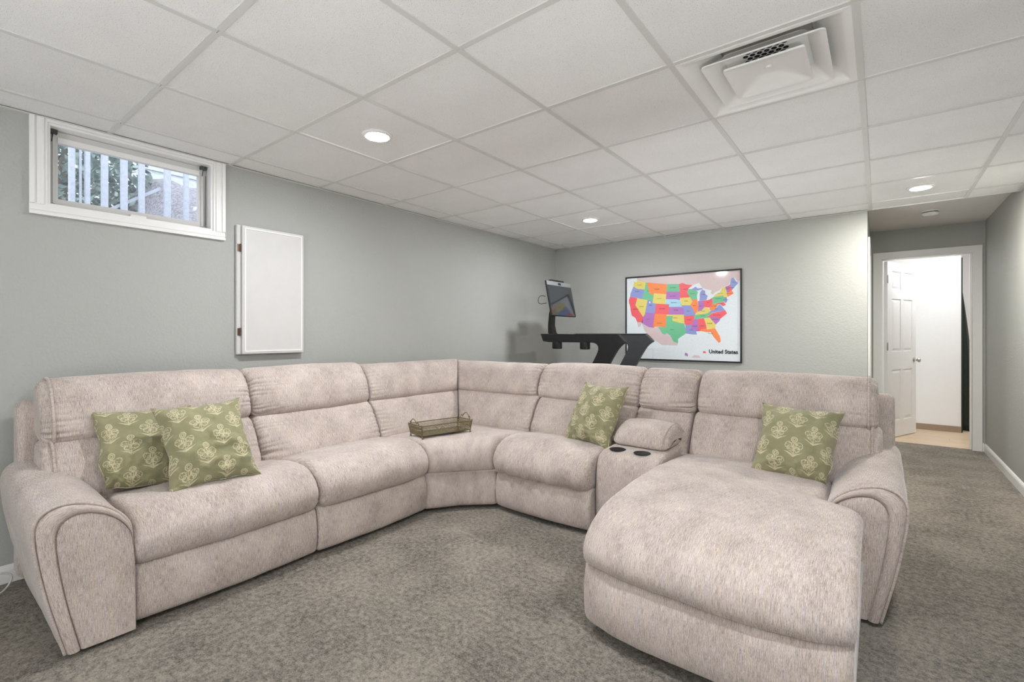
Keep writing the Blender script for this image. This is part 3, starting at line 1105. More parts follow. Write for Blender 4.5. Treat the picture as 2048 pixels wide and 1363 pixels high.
def wedge(name, prof, fr_pts, bk_pts, seed, bow, npf=80, ns=44, er=.03, amp=.004):
    """profile (0..1 from back to front, height) swept between a back line and a front line"""
    pts = [(p.x, p.y) for p in curve(prof, npf)]
    F = curve(fr_pts, ns, False)
    B = curve(bk_pts, ns, False)
    arc = [0]
    for i in range(npf):
        a, b_ = pts[i], pts[(i + 1) % npf]
        arc.append(arc[-1] + math.hypot((b_[0] - a[0]) * .7, b_[1] - a[1]))
    czz = sum(p[1] for p in pts) / npf
    rings = []
    wl = [0]
    for i in range(1, ns):
        wl.append(wl[-1] + (F[i] - F[i - 1]).length * .5 + (B[i] - B[i - 1]).length * .5)
    for k in range(ns):
        q = min(wl[k], wl[-1] - wl[k])
        ins = 0 if q > er else er * (1 - math.sqrt(max(0, 1 - (1 - q / er) ** 2)))
        t = wl[k] / wl[-1]
        ring = []
        for a, z in pts:
            p = B[k].lerp(F[k], a)
            dirv = (F[k] - B[k]).normalized()
            p = p + dirv * (bow * (1 - (2 * t - 1) ** 2) * max(0, a - .5) * 2) - dirv * ins * (1 if a > .85 else 0)
            zz = z - (ins if z > czz else -ins) + amp * nz((p.x * 6, p.y * 6, z * 6), 1, seed)
            ring.append((p.x, p.y, zz))
        rings.append(ring)
    mb = MB().loft(rings, True, True, uv=lambda i, j: (wl[i] + seed, arc[j]))
    return obj(name, mb, M['fabric'], sofa, smooth=True)


wedge('seat_cushion', [(0, .30), (0, .42), (.15, .455), (.45, .472), (.70, .486), (.86, .476), (.955, .44), (1.0, .375), (.995, .31), (.96, .272), (.8, .26), (.3, .26)],
      [(-2.366, 2.149), (-2.302, 2.215), (-2.212, 2.322), (-2.146, 2.402), (-2.088, 2.482)], [(-2.93, 2.149), (-2.96, 2.6), (-2.93, 2.96), (-2.5, 3.03), (-2.088, 3.05)], 31, .008, er=.045, ns=90)
wedge('front_panel', [(.3, .05), (.8, .036), (.93, .034), (.965, .05), (.975, .15), (.965, .25), (.93, .275), (.3, .27)],
      [(-2.372, 2.147), (-2.304, 2.220), (-2.210, 2.334), (-2.144, 2.412), (-2.082, 2.488)], [(-2.93, 2.147), (-2.96, 2.6), (-2.93, 2.96), (-2.5, 3.03), (-2.082, 3.05)], 32, .0, er=.022, amp=.002, ns=80)

# arms -----------------------------------------------------------------
ARM = [(.374, .022), (.350, .12), (.322, .245), (.300, .37), (.289, .46), (.290, .520), (.312, .558), (.36, .578), (.43, .568), (.505, .528), (.560, .462), (.573, .39), (.576, .30), (.580, .18), (.582, .022)]


def arm(frame, tf, dfront, label):
    n = 120
    a = curve([(p[0], p[1]) for p in ARM], n - 14, False)
    bot = [Vector((.582 - (.582 - .374) * k / 15, .022, 0)) for k in range(1, 15)]
    out = [(p.x, p.y) for p in a + bot]
    arc = [0]
    for i in range(n):
        p, q = out[i], out[(i + 1) % n]
        arc.append(arc[-1] + math.hypot(p[0] - q[0], p[1] - q[1]))
    cs, cz = .44, .30
    ds = [.10, .16, .25, .35, .45, .55, .65, .75, .83, dfront - .04, dfront - .018, dfront - .006, dfront]
    rings = []
    for d in ds:
        t = max(0, (dfront - d) / dfront)
        ring = []
        for s_, z in out:
            zz = z + (.042 * t) * max(0, (z - .25) / .33)
            so = s_ + (.012 * t if s_ < .45 else 0) * 0
            ins = max(0, (d - (dfront - .02)) / .02) ** 2 * .006
            k2 = .003 * nz((s_ * 7, d * 6, z * 7), 1, 3)
            so += (cs - so) * ins * 2 + k2 * (1 if s_ > cs else -1)
            zz += (cz - zz) * ins
            ring.append(frame(tf(so), d, zz))
        rings.append(ring)
    body = obj('armrest', MB().loft(rings, True, True, uv=lambda i, j: (arc[j], ds[i])), M['fabric'], sofa, smooth=True, sharp=60, label=label)

    # welt along the front outline; insets shrink towards the inner bottom corner
    def face(s_, z, k, d):
        return frame(tf(.584 + (s_ - .584) * (1 - k)), d, .022 + (z - .022) * (1 - .42 * k))
    path = [face(p.x, p.y, .012, dfront + .003) for p in a]
    obj('piping', MB().tube(path, .0055, 8), M['fabric'], body, smooth=True)
    m = len(a)
    ks = ((.035, -.004), (.042, .008), (.07, .016), (.12, .020), (.18, .016), (.208, .008), (.214, -.004))
    band = [[face(p.x, p.y, k, dfront + d) for p in a] for k, d in ks]
    obj('border_band', MB().loft(band, False, False, uv=lambda i, j: (ks[i][0] * .28, arc[j])), M['fabric'], body, smooth=True)
    pm = MB()
    rr = []
    for k, d in ((.216, -.004), (.224, .008), (.26, .013), (.5, .016), (.8, .017)):
        rr.append([face(p.x, p.y, k, dfront + d) for p in a])
    n0 = len(rr)
    pm.loft(rr, True, True)
    ax_ = 1 if frame is FL else 0
    pm.uv = [[(pm.v[k][ax_], pm.v[k][2]) for k in fc] for fc in pm.f]
    obj('front_panel', pm, M['fabric'], body, smooth=True, sharp=50)
    return body


arm(FL, lambda s: s, .915, 'flared arm at the left end')
arm(FR, lambda s: .380 - s, .965, 'flared arm beside the chaise')

# console ---------------------------------------------------------------
CONS = [(.20, .04), (.60, .036), (.855, .034), (.875, .05), (.882, .15), (.885, .30), (.872, .42), (.845, .475), (.79, .500), (.70, .506), (.45, .512), (.30, .512), (.20, .45), (.19, .2)]
con = cushion('console', FR, -1.340, -.972, CONS, er=.025, npf=120, ns=24, seed=40, amp=.002)
LID = [(.36, .50), (.40, .505), (.50, .507), (.60, .508), (.660, .512), (.672, .535), (.655, .57), (.60, .610), (.52, .636), (.44, .64), (.38, .615), (.35, .56)]
lid = cushion('console_lid', FR, -1.335, -.978, LID, er=.045, npf=96, ns=28, seed=41, amp=.003, bowz=.012, parent=con)
obj('piping', MB().tube(profile_line(LID, .42, .98, FR, -1.012), .004, 8), M['fabric'], lid, smooth=True)
for cx in (-1.252, -1.098):
    cyy = 2.662
    cu = obj('cup_holder', MB().lathe([(.044, .5062), (.0475, .5072), (.0495, .5062), (.0475, .504)], (cx, cyy, 0), 36, caps=False), M['dark'], con, smooth=True)
    obj('well_shade', MB().lathe([(.0455, .5064), (.001, .5064)], (cx, cyy, 0), 36, caps=False), M['dark'], cu, label='flat black disc painted as the shaded cup well')  # no real hollow: the shade inside the well is painted black

# chaise ------------------------------------------------------------------
CX0, CX1, CNOTCH = -.964, -.050, -.200


def chaise_s(x0, x1):
    def f(t, d, z):
        y = YBK - d
        k = max(0, min(1, (y - 2.33) / .11))
        k = k * k * (3 - 2 * k)
        right = x1 + (CNOTCH - x1) * k
        return x0 + (right - x0) * t
    return f


CHA = [(.36, .30), (.37, .42), (.42, .455), (.52, .468), (.64, .477), (.76, .484), (.88, .489), (1.0, .492), (1.12, .493), (1.24, .490), (1.36, .484), (1.47, .472), (1.56, .453), (1.635, .424), (1.690, .382), (1.715, .335), (1.712, .298), (1.69, .274), (1.62, .266), (1.4, .262), (1.1, .262), (.8, .262), (.5, .262)]
cushion('chaise_cushion', FR, CX0, CX1, CHA, bow=.078, bowp=4, bowe=3.6, er=.034, npf=170, ns=48, puck=(.0012, .002), seed=51, sfun=chaise_s(CX0, CX1), amp=.005, bowz=.020)
CHB = [(.98, .06), (1.2, .046), (1.5, .043), (1.67, .042), (1.700, .05), (1.713, .09), (1.717, .15), (1.712, .21), (1.700, .255), (1.675, .274), (1.5, .28), (1.2, .28), (1.0, .27)]
cushion('chaise_base', FR, CX0 + .006, CX1 - .010, CHB, bow=.075, bowp=4, bowe=3.6, er=.025, npf=110, ns=36, seed=52, amp=.003, puck=(.0005, .002))

# feet and dark underside
def feet(pts):
    for x, y in pts:
        obj('foot', MB().lathe([(.001, 0), (.028, 0), (.03, .045), (.001, .045)], (x, y, 0), 16), M['black'], sofa)


feet([(-2.48, .72), (-2.48, 1.28), (-2.48, 1.48), (-2.48, 2.05), (-3.2, .5), (-3.2, 2.0), (-3.0, 3.1), (-1.95, 2.62), (-1.45, 2.62), (-1.05, 2.62), (-1.9, 3.3), (-.2, 3.3), (-.85, 1.85), (-.2, 1.85), (-.5, 1.95), (-.04, 2.55), (-2.48, .46)])
und = MB()
und.box(-3.25, -2.46, .42, 2.3, .02, .035)
und.box(-3.2, -2.46, 2.3, 3.3, .02, .035)
und.box(-2.46, -2.1, 2.6, 3.3, .02, .035)
und.box(-2.1, -.1, 2.58, 3.38, .02, .035)
und.box(-.92, -.10, 1.74, 2.58, .02, .041)
obj('underside', und, M['dark'], sofa, label='black cloth underside')


# ================================================================== PILLOWS
def pillow(BL, BR, TL, thick, label, seed, pinch=0.0):
    BL, BR, TL = Vector(BL), Vector(BR), Vector(TL)
    ux = (BR - BL)
    uy = (TL - BL)
    w = ux.length
    ux.normalize()
    uy = (uy - ux * uy.dot(ux))
    h = uy.length
    uy.normalize()
    uz = ux.cross(uy)
    c = BL + ux * w / 2 + uy * h / 2
    n = 40
    mb = MB()
    vs = {}
    verts, faces, uvs = [], [], []
    for side in (1, -1):
        grid = []
        for j in range(n + 1):
            row = []
            for i in range(n + 1):
                u, v = 2 * i / n - 1, 2 * j / n - 1
                x = w / 2 * u * (1 - (.13 + .05 * nz((v * 2.3, seed, u), 1)) * (1 - v * v) * abs(u) ** 3)
                y = h / 2 * v * (1 - (.12 + .05 * nz((u * 2.3, v, seed), 1)) * (1 - u * u) * abs(v) ** 3)
                e = max(0, (1 - u ** 2) * (1 - v ** 2))
                z = side * thick / 2 * (e ** .48 * .8 + .2 * e)
                edge = min(1 - abs(u), 1 - abs(v))
                wr = .012 * nz((u * 1.9, v * 1.9, side), 1, seed) + .008 * nz((u * 4.2, v * 4.2, side), 1, seed + 5) + .010 * max(0, nz((u * 1.5 + v * 2, v * 5 - u * 2, side), 1, seed + 8)) * max(0, -v)
                cre = math.exp(-((edge - .1) / .12) ** 2) *   .009 * math.sin((u * 11 if abs(v) > abs(u) else v * 9) + seed * 3) * (1 + nz((u * 3, v * 3, 0), 1, seed))
                rd = nz((u * 1.6 + v * .7, v * 3.4 - u * .8, side * 3), 1, seed + 11)
                rd2 = nz((u * 3.2 - v * 1.5, v * 2.6 + u * 1.1, side * 3), 1, seed + 17)
                low = .35 + .65 * max(0, min(1, .35 - v * .9))
                wr += (max(0, 1 - abs(rd) * 5) ** 2 * .016 + max(0, 1 - abs(rd2) * 5) ** 2 * .010) * low
                z += (wr + cre) * min(1, edge * 5) * (1 if side > 0 else -1)
                # sag: lower corner pushed in
                if pinch:
                    q = math.exp(-((u - math.copysign(1, pinch)) ** 2 + (v + 1) ** 2) / .18)
                    x -= math.copysign(1, pinch) * abs(pinch) * q * .8
                    y += abs(pinch) * q * .7
                    z += side * .012 * q * math.sin((u * math.copysign(1, pinch) + v) * 16)
                z += -.012 * (1 - u * u) * (v < 0) * v * v
                row.append((x, y, z))
            grid.append(row)
        o = len(verts)
        verts += [p for r in grid for p in r]
        for j in range(n):
            for i in range(n):
                a = o + j * (n + 1) + i
                q = (a, a + 1, a + n + 2, a + n + 1)
                uq = [(i / n, j / n), ((i + 1) / n, j / n), ((i + 1) / n, (j + 1) / n), (i / n, (j + 1) / n)]
                if side < 0:
                    q, uq = q[::-1], uq[::-1]
                faces.append(q)
                uvs.append([(a_ * w / .42 + seed * .31, b_ * h / .42 + seed * .17) for a_, b_ in uq])
    mb.add(verts, faces, uvs)
    o = obj('throw_pillow', mb, M['pillow'], smooth=True, weld=True)
    o.matrix_world = Matrix((ux, uy, uz)).transposed().to_4x4()
    o.location = c
    # seam cord round the edge
    pts = []
    for k in range(4):
        for i in range(n):
            t = 2 * i / n - 1
            u, v = ((t, -1), (1, t), (-t, 1), (-1, -t))[k]
            x = w / 2 * u * (1 - (.13 + .05 * nz((v * 2.3, seed, u), 1)) * (1 - v * v) * abs(u) ** 3)
            y = h / 2 * v * (1 - (.12 + .05 * nz((u * 2.3, v, seed), 1)) * (1 - u * u) * abs(v) ** 3)
            if pinch:
                q = math.exp(-((u - math.copysign(1, pinch)) ** 2 + (v + 1) ** 2) / .18)
                x -= math.copysign(1, pinch) * abs(pinch) * q * .8
                y += abs(pinch) * q * .7
            pts.append((x, y, 0))
    sb = MB().tube(pts, .0022, 6, closed=True)
    s_ = obj('seam', sb, M['pillow'])
    s_.parent = o
    return tag(o, label, 'pillow', 'green block print pillows')


pillow((-2.725, .528, .476), (-2.695, .939, .461), (-2.974, .485, .837), .16, 'green flower print pillow tucked behind another, against the left arm', 1.0, -.05)
pillow((-2.49, .737, .480), (-2.47, 1.122, .495), (-2.735, .743, .846), .20, 'green flower print pillow in front of its twin at the sofa left end', 2.0)
pillow((-1.715, 2.80, .468), (-1.345, 2.715, .466), (-1.705, 3.02, .858), .22, 'green flower print pillow leaning beside the cup holder console', 3.0)
pillow((-.548, 2.735, .468), (-.165, 2.715, .455), (-.548, 2.985, .815), .22, 'green flower print pillow on the chaise by the right arm', 4.0, .05)

# ================================================================== WIRE TRAY
tc = Vector((-2.50, 2.395, .492))
ta = math.atan2(.41, .10)
tray = thing('wire_tray', 'antique brass openwork tray with scroll handles on the corner seat', 'tray', tuple(tc))
rt = Matrix.Rotation(ta, 4, 'Z') @ Matrix.Rotation(math.radians(-1.5), 4, 'X')


def tw(p): return tuple(tc + rt @ Vector(p))


TLn, TWd, TH = .205, .10, .078
fl_ = .012
obj('mirror_bottom', MB().loft([[tw((sx * (TLn - fl_ - .002), sy * (TWd - fl_ - .002), .008)) for sx, sy in ((1, 1), (-1, 1), (-1, -1), (1, -1))], [tw((sx * (TLn - fl_ - .002), sy * (TWd - fl_ - .002), .012)) for sx, sy in ((1, 1), (-1, 1), (-1, -1), (1, -1))]]), M['mirror'], tray)
cor = ((1, 1), (-1, 1), (-1, -1), (1, -1))
for h_, k, r in ((TH, 0, .0032), (.010, fl_, .003), (.042, fl_ * .5, .0015)):
    pts = []
    for i in range(4):
        a, b_ = cor[i], cor[(i + 1) % 4]
        for q in range(8):
            t = q / 8
            pts.append(tw(((a[0] + (b_[0] - a[0]) * t) * (TLn - k), (a[1] + (b_[1] - a[1]) * t) * (TWd - k), h_)))
    obj('rim', MB().tube(pts, r, 6, True), M['bronze'], tray)
for sx, sy in cor:
    obj('corner_post', MB().tube([tw((sx * (TLn - fl_), sy * (TWd - fl_), .0)), tw((sx * TLn, sy * TWd, TH + .006))], .0032, 6), M['bronze'], tray)
    obj('foot', MB().lathe([(.001, -.011), (.006, -.008), (.007, -.003), (.004, .004), (.001, .006)], tw((sx * (TLn - fl_), sy * (TWd - fl_), 0)), 10), M['bronze'], tray)


def lattice(P0, P1, n):
    """filigree side between bottom edge and top edge: scrolls and cross wires"""
    mb = MB()
    P0, P1 = [Vector(p) for p in P0], [Vector(p) for p in P1]
    for i in range(n):
        a, b_ = i / n, (i + 1) / n
        m_ = (a + b_) / 2
        f = lambda s, t: P0[0].lerp(P0[1], s).lerp(P1[0].lerp(P1[1], s), t)
        mb.tube([tw(f(a, .02)), tw(f(a, .98))], .0009, 4)
        ring = [tw(f(m_ + .42 / n * math.cos(q), .26 + .22 * math.sin(q))) for q in [2 * PI * k / 8 for k in range(8)]]
        mb.tube(ring, .0012, 4, True)
        ring = [tw(f(m_ + .40 / n * math.cos(q), .74 + .20 * math.sin(q))) for q in [2 * PI * k / 8 for k in range(8)]]
        mb.tube(ring, .0012, 4, True)
        mb.tube([tw(f(a, .5)), tw(f(m_, .62)), tw(f(b_, .5))], .0010, 4)
        mb.tube([tw(f(a, .5)), tw(f(m_, .38)), tw(f(b_, .5))], .0010, 4)
        ring = [tw(f(m_ + .2 / n * math.cos(q), .26 + .10 * math.sin(q))) for q in [2 * PI * k / 6 for k in range(6)]]
        mb.tube(ring, .0016, 4, True)
        ring = [tw(f(m_ + .2 / n * math.cos(q), .74 + .10 * math.sin(q))) for q in [2 * PI * k / 6 for k in range(6)]]
        mb.tube(ring, .0016, 4, True)
    return mb


for i in range(4):
    a, b_ = cor[i], cor[(i + 1) % 4]
    lo = [(a[0] * (TLn - fl_), a[1] * (TWd - fl_), .010), (b_[0] * (TLn - fl_), b_[1] * (TWd - fl_), .010)]
    hi_ = [(a[0] * TLn, a[1] * TWd, TH), (b_[0] * TLn, b_[1] * TWd, TH)]
    obj('filigree_side', lattice(lo, hi_, 15 if i % 2 == 0 else 8), M['bronze'], tray, kind='stuff')
for sx in (-1, 1):
    pts = [(sx * TLn, -.055, TH), (sx * (TLn + .006), -.06, TH + .018), (sx * (TLn + .008), -.05, TH + .024), (sx * (TLn + .008), -.042, TH + .014), (sx * (TLn + .01), -.030, TH + .030), (sx * (TLn + .012), 0, TH + .044),
           (sx * (TLn + .01), .030, TH + .030), (sx * (TLn + .008), .042, TH + .014), (sx * (TLn + .008), .05, TH + .024), (sx * (TLn + .006), .06, TH + .018), (sx * TLn, .055, TH)]
    obj('handle', MB().tube([tw(p) for p in curve(pts, 50, False)], .0028, 8), M['bronze'], tray, smooth=True)

# ================================================================== WALL PANEL
wp = thing('access_panel', 'tall white hinged access panel on the grey wall', 'wall panel', (XL, 1.565, 1.065))
PX0, PY0, PY1, PZ0, PZ1 = XL + .0005, 1.352, 1.790, 1.066, 1.916
obj('frame', MB().rbox(PX0, PX0 + .026, PY0, PY1 + .001, PZ0, PZ1, .004, 1), M['white_worn'], wp)
dj = MB().rbox(PX0 + .027, PX0 + .046, PY0 + .026, PY1 + .006, PZ0 + .003, PZ1 - .003, .004, 2)
dpan = obj('door', dj, M['white_worn'], wp)
bx0, bx1 = PX0 + .046, PX0 + .0495
y0, y1, z0, z1, bw_ = PY0 + .040, PY1 - .008, PZ0 + .017, PZ1 - .017, .008
obj('moulding', MB().box(bx0, bx1, y0, y1, z0, z0 + bw_).box(bx0, bx1, y0, y1, z1 - bw_, z1).box(bx0, bx1, y0, y0 + bw_, z0 + bw_, z1 - bw_).box(bx0, bx1, y1 - bw_, y1, z0 + bw_, z1 - bw_), M['white'], dpan)
for z in (1.215, 1.765):
    obj('hinge', MB().tube([(PX0 + .031, PY0 + .020, z - .026), (PX0 + .031, PY0 + .020, z + .026)], .0048, 8).box(PX0 + .026, PX0 + .029, PY0 + .004, PY0 + .020, z - .024, z + .024), M['hinge'], wp, label='aged brown metal hinge')

# ================================================================== FRAMED MAP
MX0, MX1, MZ0, MZ1 = -2.362, -1.104, .905, 1.866
fm = thing('framed_map', 'black framed wall map of the United States in bright colours', 'map', ((MX0 + MX1) / 2, YB, MZ0))
FWd = .015
MYF = YB - .024
for b_ in (MB().rbox(MX0, MX1, MYF, YB - .001, MZ1 - FWd, MZ1, .002, 1), MB().rbox(MX0, MX1, MYF, YB - .001, MZ0, MZ0 + FWd, .002, 1),
           MB().rbox(MX0, MX0 + FWd, MYF, YB - .001, MZ0 + FWd, MZ1 - FWd, .002, 1), MB().rbox(MX1 - FWd, MX1, MYF, YB - .001, MZ0 + FWd, MZ1 - FWd, .002, 1)):
    obj('frame', b_, M['black_frame'], fm)
MW, MH = MX1 - MX0 - 2 * FWd, MZ1 - MZ0 - 2 * FWd
MPY = YB - .012


def ink(name, col):
    m, nt, b = new_mat(name)
    c = lin(col)
    n = tex_noise(coords('Object'), 160, 3, .7)
    nt.links.new(mix(n.step(.42, .75), c, tuple(x * .72 for x in c[:3]) + (1,)), b.inputs['Base Color'])
    b.inputs['Roughness'].default_value = .35
    b.inputs['Coat Weight'].default_value = 1.0
    b.inputs['Coat Roughness'].default_value = .07
    return m


inks = {'w': ink('ink_sea', 'dfe7ea'), 'p': ink('ink_foreign_land', 'd3c1c0'), 'y': ink('ink_yellow', 'e0cf6c'), 'r': ink('ink_red', 'ee6068'), 'o': ink('ink_orange', 'f58a4c'),
        'g': ink('ink_green', '6fbf92'), 'b': ink('ink_blue', '8c98cf'), 'v': ink('ink_violet', 'b374bb'), 'c': ink('ink_pale_blue', 'a5d6e6'), 'k': ink('ink_black', '14141c')}
IK = list(inks)


def albers(lon, lat):
    r = math.radians
    p1, p2, p0, l0 = r(29.5), r(45.5), r(37.5), r(-96)
    n = (math.sin(p1) + math.sin(p2)) / 2
    Cc = math.cos(p1) ** 2 + 2 * n * math.sin(p1)
    rho = lambda q: math.sqrt(Cc - 2 * n * math.sin(q)) / n
    th = n * (r(lon) - l0)
    return rho(r(lat)) * math.sin(th), rho(p0) - rho(r(lat)) * math.cos(th)


_a = albers(-124.5, 40.4)
_b = albers(-67.0, 45.0)
_fl = albers(-80.5, 25.1)
_mn = albers(-95.1, 49.3)
SCX = .965 / (_b[0] - _a[0])
SCZ = .695 / (_mn[1] - _fl[1])


def mp(lon, lat):
    x, y = albers(lon, lat)
    return .018 + (x - _a[0]) * SCX, .205 + (y - _fl[1]) * SCZ   # fraction of the sheet


def mpos(fx, fz, lay):
    return (MX0 + FWd + fx * MW, MPY - .0003 * lay, MZ0 + FWd + fz * MH)


STATES = {
 'Washington': ('y', [(-124.7, 48.3), (-123, 48.2), (-122.8, 49), (-117, 49), (-117, 46), (-119, 45.9), (-121, 45.7), (-123.2, 46.1), (-124, 46.3)]),
 'Oregon': ('b', [(-124, 46.3), (-123.2, 46.1), (-121, 45.7), (-119, 45.9), (-117, 46), (-116.9, 45), (-117.2, 44.3), (-117, 42), (-124.2, 42), (-124.5, 42.9)]),
 'California': ('r', [(-124.2, 42), (-120, 42), (-120, 39), (-114.6, 35), (-114.5, 32.7), (-117.1, 32.5), (-118.4, 34), (-120.6, 34.6), (-121.9, 36.6), (-122.5, 37.8), (-123.8, 39.3), (-124.4, 40.4)]),
 'Nevada': ('y', [(-120, 42), (-114, 42), (-114, 36.2), (-114.6, 35), (-120, 39)]),
 'Idaho': ('g', [(-117, 49), (-116, 49), (-116, 48), (-114.7, 46.7), (-114.4, 45.6), (-113, 44.5), (-111, 44.5), (-111, 42), (-117, 42), (-117.2, 44.3), (-116.9, 45)]),
 'Montana': ('o', [(-116, 49), (-104, 49), (-104, 45), (-111, 45), (-111, 44.5), (-113, 44.5), (-114.4, 45.6), (-114.7, 46.7), (-116, 48)]),
 'Wyoming': ('y', [(-111, 45), (-104, 45), (-104, 41), (-111, 41)]),
 'Utah': ('b', [(-114, 42), (-111, 42), (-111, 41), (-109, 41), (-109, 37), (-114, 37)]),
 'Arizona': ('v', [(-114, 37), (-109, 37), (-109, 31.3), (-111, 31.3), (-114.8, 32.5), (-114.6, 35), (-114, 36.2)]),
 'Colorado': ('r', [(-109, 41), (-102, 41), (-102, 37), (-109, 37)]),
 'New Mexico': ('o', [(-109, 37), (-103, 37), (-103, 32), (-106.6, 32), (-108.2, 31.8), (-108.2, 31.3), (-109, 31.3)]),
 'North Dakota': ('g', [(-104, 49), (-97.2, 49), (-96.6, 46), (-104, 46)]),
 'South Dakota': ('v', [(-104, 46), (-96.6, 46), (-96.5, 42.6), (-98.5, 43), (-104, 43)]),
 'Nebraska': ('c', [(-104, 43), (-98.5, 43), (-96.5, 42.6), (-95.4, 40), (-102, 40), (-102, 41), (-104, 41)]),
 'Kansas': ('v', [(-102, 40), (-95.4, 40), (-94.6, 39.1), (-94.6, 37), (-102, 37)]),
 'Oklahoma': ('y', [(-103, 37), (-94.6, 37), (-94.4, 33.7), (-96.5, 33.8), (-100, 34.6), (-100, 36.5), (-103, 36.5)]),
 'Texas': ('g', [(-103, 36.5), (-100, 36.5), (-100, 34.6), (-96.5, 33.8), (-94.4, 33.6), (-94, 31.5), (-93.8, 29.7), (-95.2, 28.9), (-97.2, 27.6), (-97.2, 25.9), (-99.2, 26.5), (-100.6, 28.8), (-102.3, 29.8), (-103.2, 29), (-104.5, 29.6), (-106.6, 31.9), (-103, 32)]),
 'Minnesota': ('r', [(-97.2, 49), (-95.1, 49.3), (-93, 48.6), (-89.6, 48), (-92, 46.7), (-92.8, 45.5), (-91.2, 43.5), (-96.5, 43.5), (-96.6, 46)]),
 'Iowa': ('y', [(-96.5, 43.5), (-91.2, 43.5), (-90.2, 41.8), (-91.4, 40.4), (-95.8, 40.6)]),
 'Missouri': ('b', [(-95.8, 40.6), (-91.4, 40.4), (-90.2, 38.8), (-89.2, 37), (-89.6, 36), (-90.3, 36.4), (-94.6, 36.5), (-94.6, 39.1)]),
 'Arkansas': ('r', [(-94.6, 36.5), (-90.3, 36.4), (-89.7, 36), (-91.2, 33), (-94, 33), (-94.4, 33.7)]),
 'Louisiana': ('b', [(-94, 33), (-91.2, 33), (-91.6, 31), (-89.7, 31), (-89.4, 30), (-89.2, 29.1), (-91, 29.2), (-93.8, 29.7), (-94, 31.5)]),
 'Wisconsin': ('g', [(-92, 46.7), (-90.4, 46.6), (-88, 45.8), (-87, 45.2), (-87.8, 43.5), (-87.8, 42.5), (-90.6, 42.5), (-91.2, 43.5), (-92.8, 45.5)]),
 'Illinois': ('o', [(-90.6, 42.5), (-87.8, 42.5), (-87.5, 39.3), (-88.1, 37.8), (-89.2, 37), (-90.2, 38.8), (-91.4, 40.4), (-90.2, 41.8)]),
 'Michigan': ('b', [(-86.8, 41.8), (-83.4, 41.7), (-82.5, 43), (-82.7, 44), (-83.5, 44), (-83.4, 45.2), (-84.8, 45.8), (-86, 44.8), (-86.5, 43.5)]),
 'Indiana': ('v', [(-87.5, 41.7), (-84.8, 41.7), (-84.8, 39.1), (-86.2, 38), (-88, 37.8), (-87.5, 39.3)]),
 'Ohio': ('r', [(-84.8, 41.7), (-82.6, 41.5), (-80.5, 42), (-80.6, 40.5), (-82.2, 38.6), (-84.8, 39.1)]),
 'Kentucky': ('y', [(-84.8, 39.1), (-82.6, 38.2), (-82, 37.5), (-83.7, 36.6), (-89.4, 36.5), (-89.1, 37), (-88, 37.8), (-86.2, 38)]),
 'Tennessee': ('g', [(-89.4, 36.5), (-81.7, 36.6), (-84.3, 35), (-90.2, 35)]),
 'Mississippi': ('v', [(-90.2, 35), (-88.2, 35), (-88.4, 30.3), (-89.6, 30.3), (-89.7, 31), (-91.6, 31), (-91.2, 33)]),
 'Alabama': ('r', [(-88.2, 35), (-85.6, 35), (-85, 32.3), (-85, 31), (-87.6, 31), (-87.6, 30.3), (-88.4, 30.3)]),
 'Georgia': ('y', [(-85.6, 35), (-83.1, 35), (-81, 32.2), (-81.5, 30.7), (-85, 30.8), (-85, 32.3)]),
 'Florida': ('o', [(-87.6, 31), (-85, 31), (-84.9, 30.7), (-81.5, 30.7), (-80.2, 27.5), (-80.2, 25.5), (-81, 25.1), (-82, 26.6), (-82.8, 27.9), (-83.4, 29.5), (-85, 29.7), (-87.6, 30.3)]),
 'South Carolina': ('v', [(-83.1, 35), (-81, 35.1), (-78.6, 33.9), (-79.4, 33), (-81, 32.1)]),
 'North Carolina': ('r', [(-84.3, 35), (-81.7, 36.5), (-75.9, 36.5), (-75.5, 35.3), (-77, 34.6), (-78.6, 33.9), (-81, 35.1), (-83.1, 35)]),
 'Virginia': ('b', [(-83.7, 36.6), (-81.9, 37.5), (-80.3, 37.5), (-78, 39.2), (-77, 38.5), (-76.3, 37), (-75.9, 36.5)]),
 'W. Virginia': ('o', [(-82.6, 38.2), (-80.6, 40.5), (-80.5, 39.7), (-78, 39.5), (-80.3, 37.5), (-82, 37.5)]),
 'Pennsylvania': ('g', [(-80.5, 42), (-79.8, 42.3), (-75.3, 42), (-74.8, 41), (-75.5, 39.8), (-80.5, 39.7)]),
 'New York': ('y', [(-79.8, 42.3), (-78.9, 43), (-76.5, 43.4), (-75, 44.9), (-73.4, 45), (-73.4, 42), (-73.7, 41), (-74.8, 41.3), (-75.3, 42)]),
 'Maryland': ('r', [(-79.5, 39.7), (-75.7, 39.7), (-75.1, 38.4), (-76.4, 38.2), (-77.5, 39.2)]),
 'New Jersey': ('b', [(-74.8, 41.3), (-73.9, 41), (-74.1, 39.7), (-75, 39), (-75.5, 39.6)]),
 'Vermont': ('v', [(-73.4, 45), (-71.5, 45), (-72.5, 42.7), (-73.3, 42.7)]),
 'New Hampshire': ('r', [(-71.5, 45.2), (-71, 45.2), (-70.7, 43), (-72.5, 42.7)]),
 'Massachusetts': ('o', [(-73.4, 42.7), (-70.8, 42.9), (-70.5, 41.8), (-71.8, 41.4), (-73.6, 41.1)]),
 'Maine': ('b', [(-71, 45.2), (-70, 46.7), (-69.2, 47.4), (-68.2, 47.3), (-67.8, 45.8), (-67, 44.8), (-69, 44), (-70.7, 43.1)]),
}
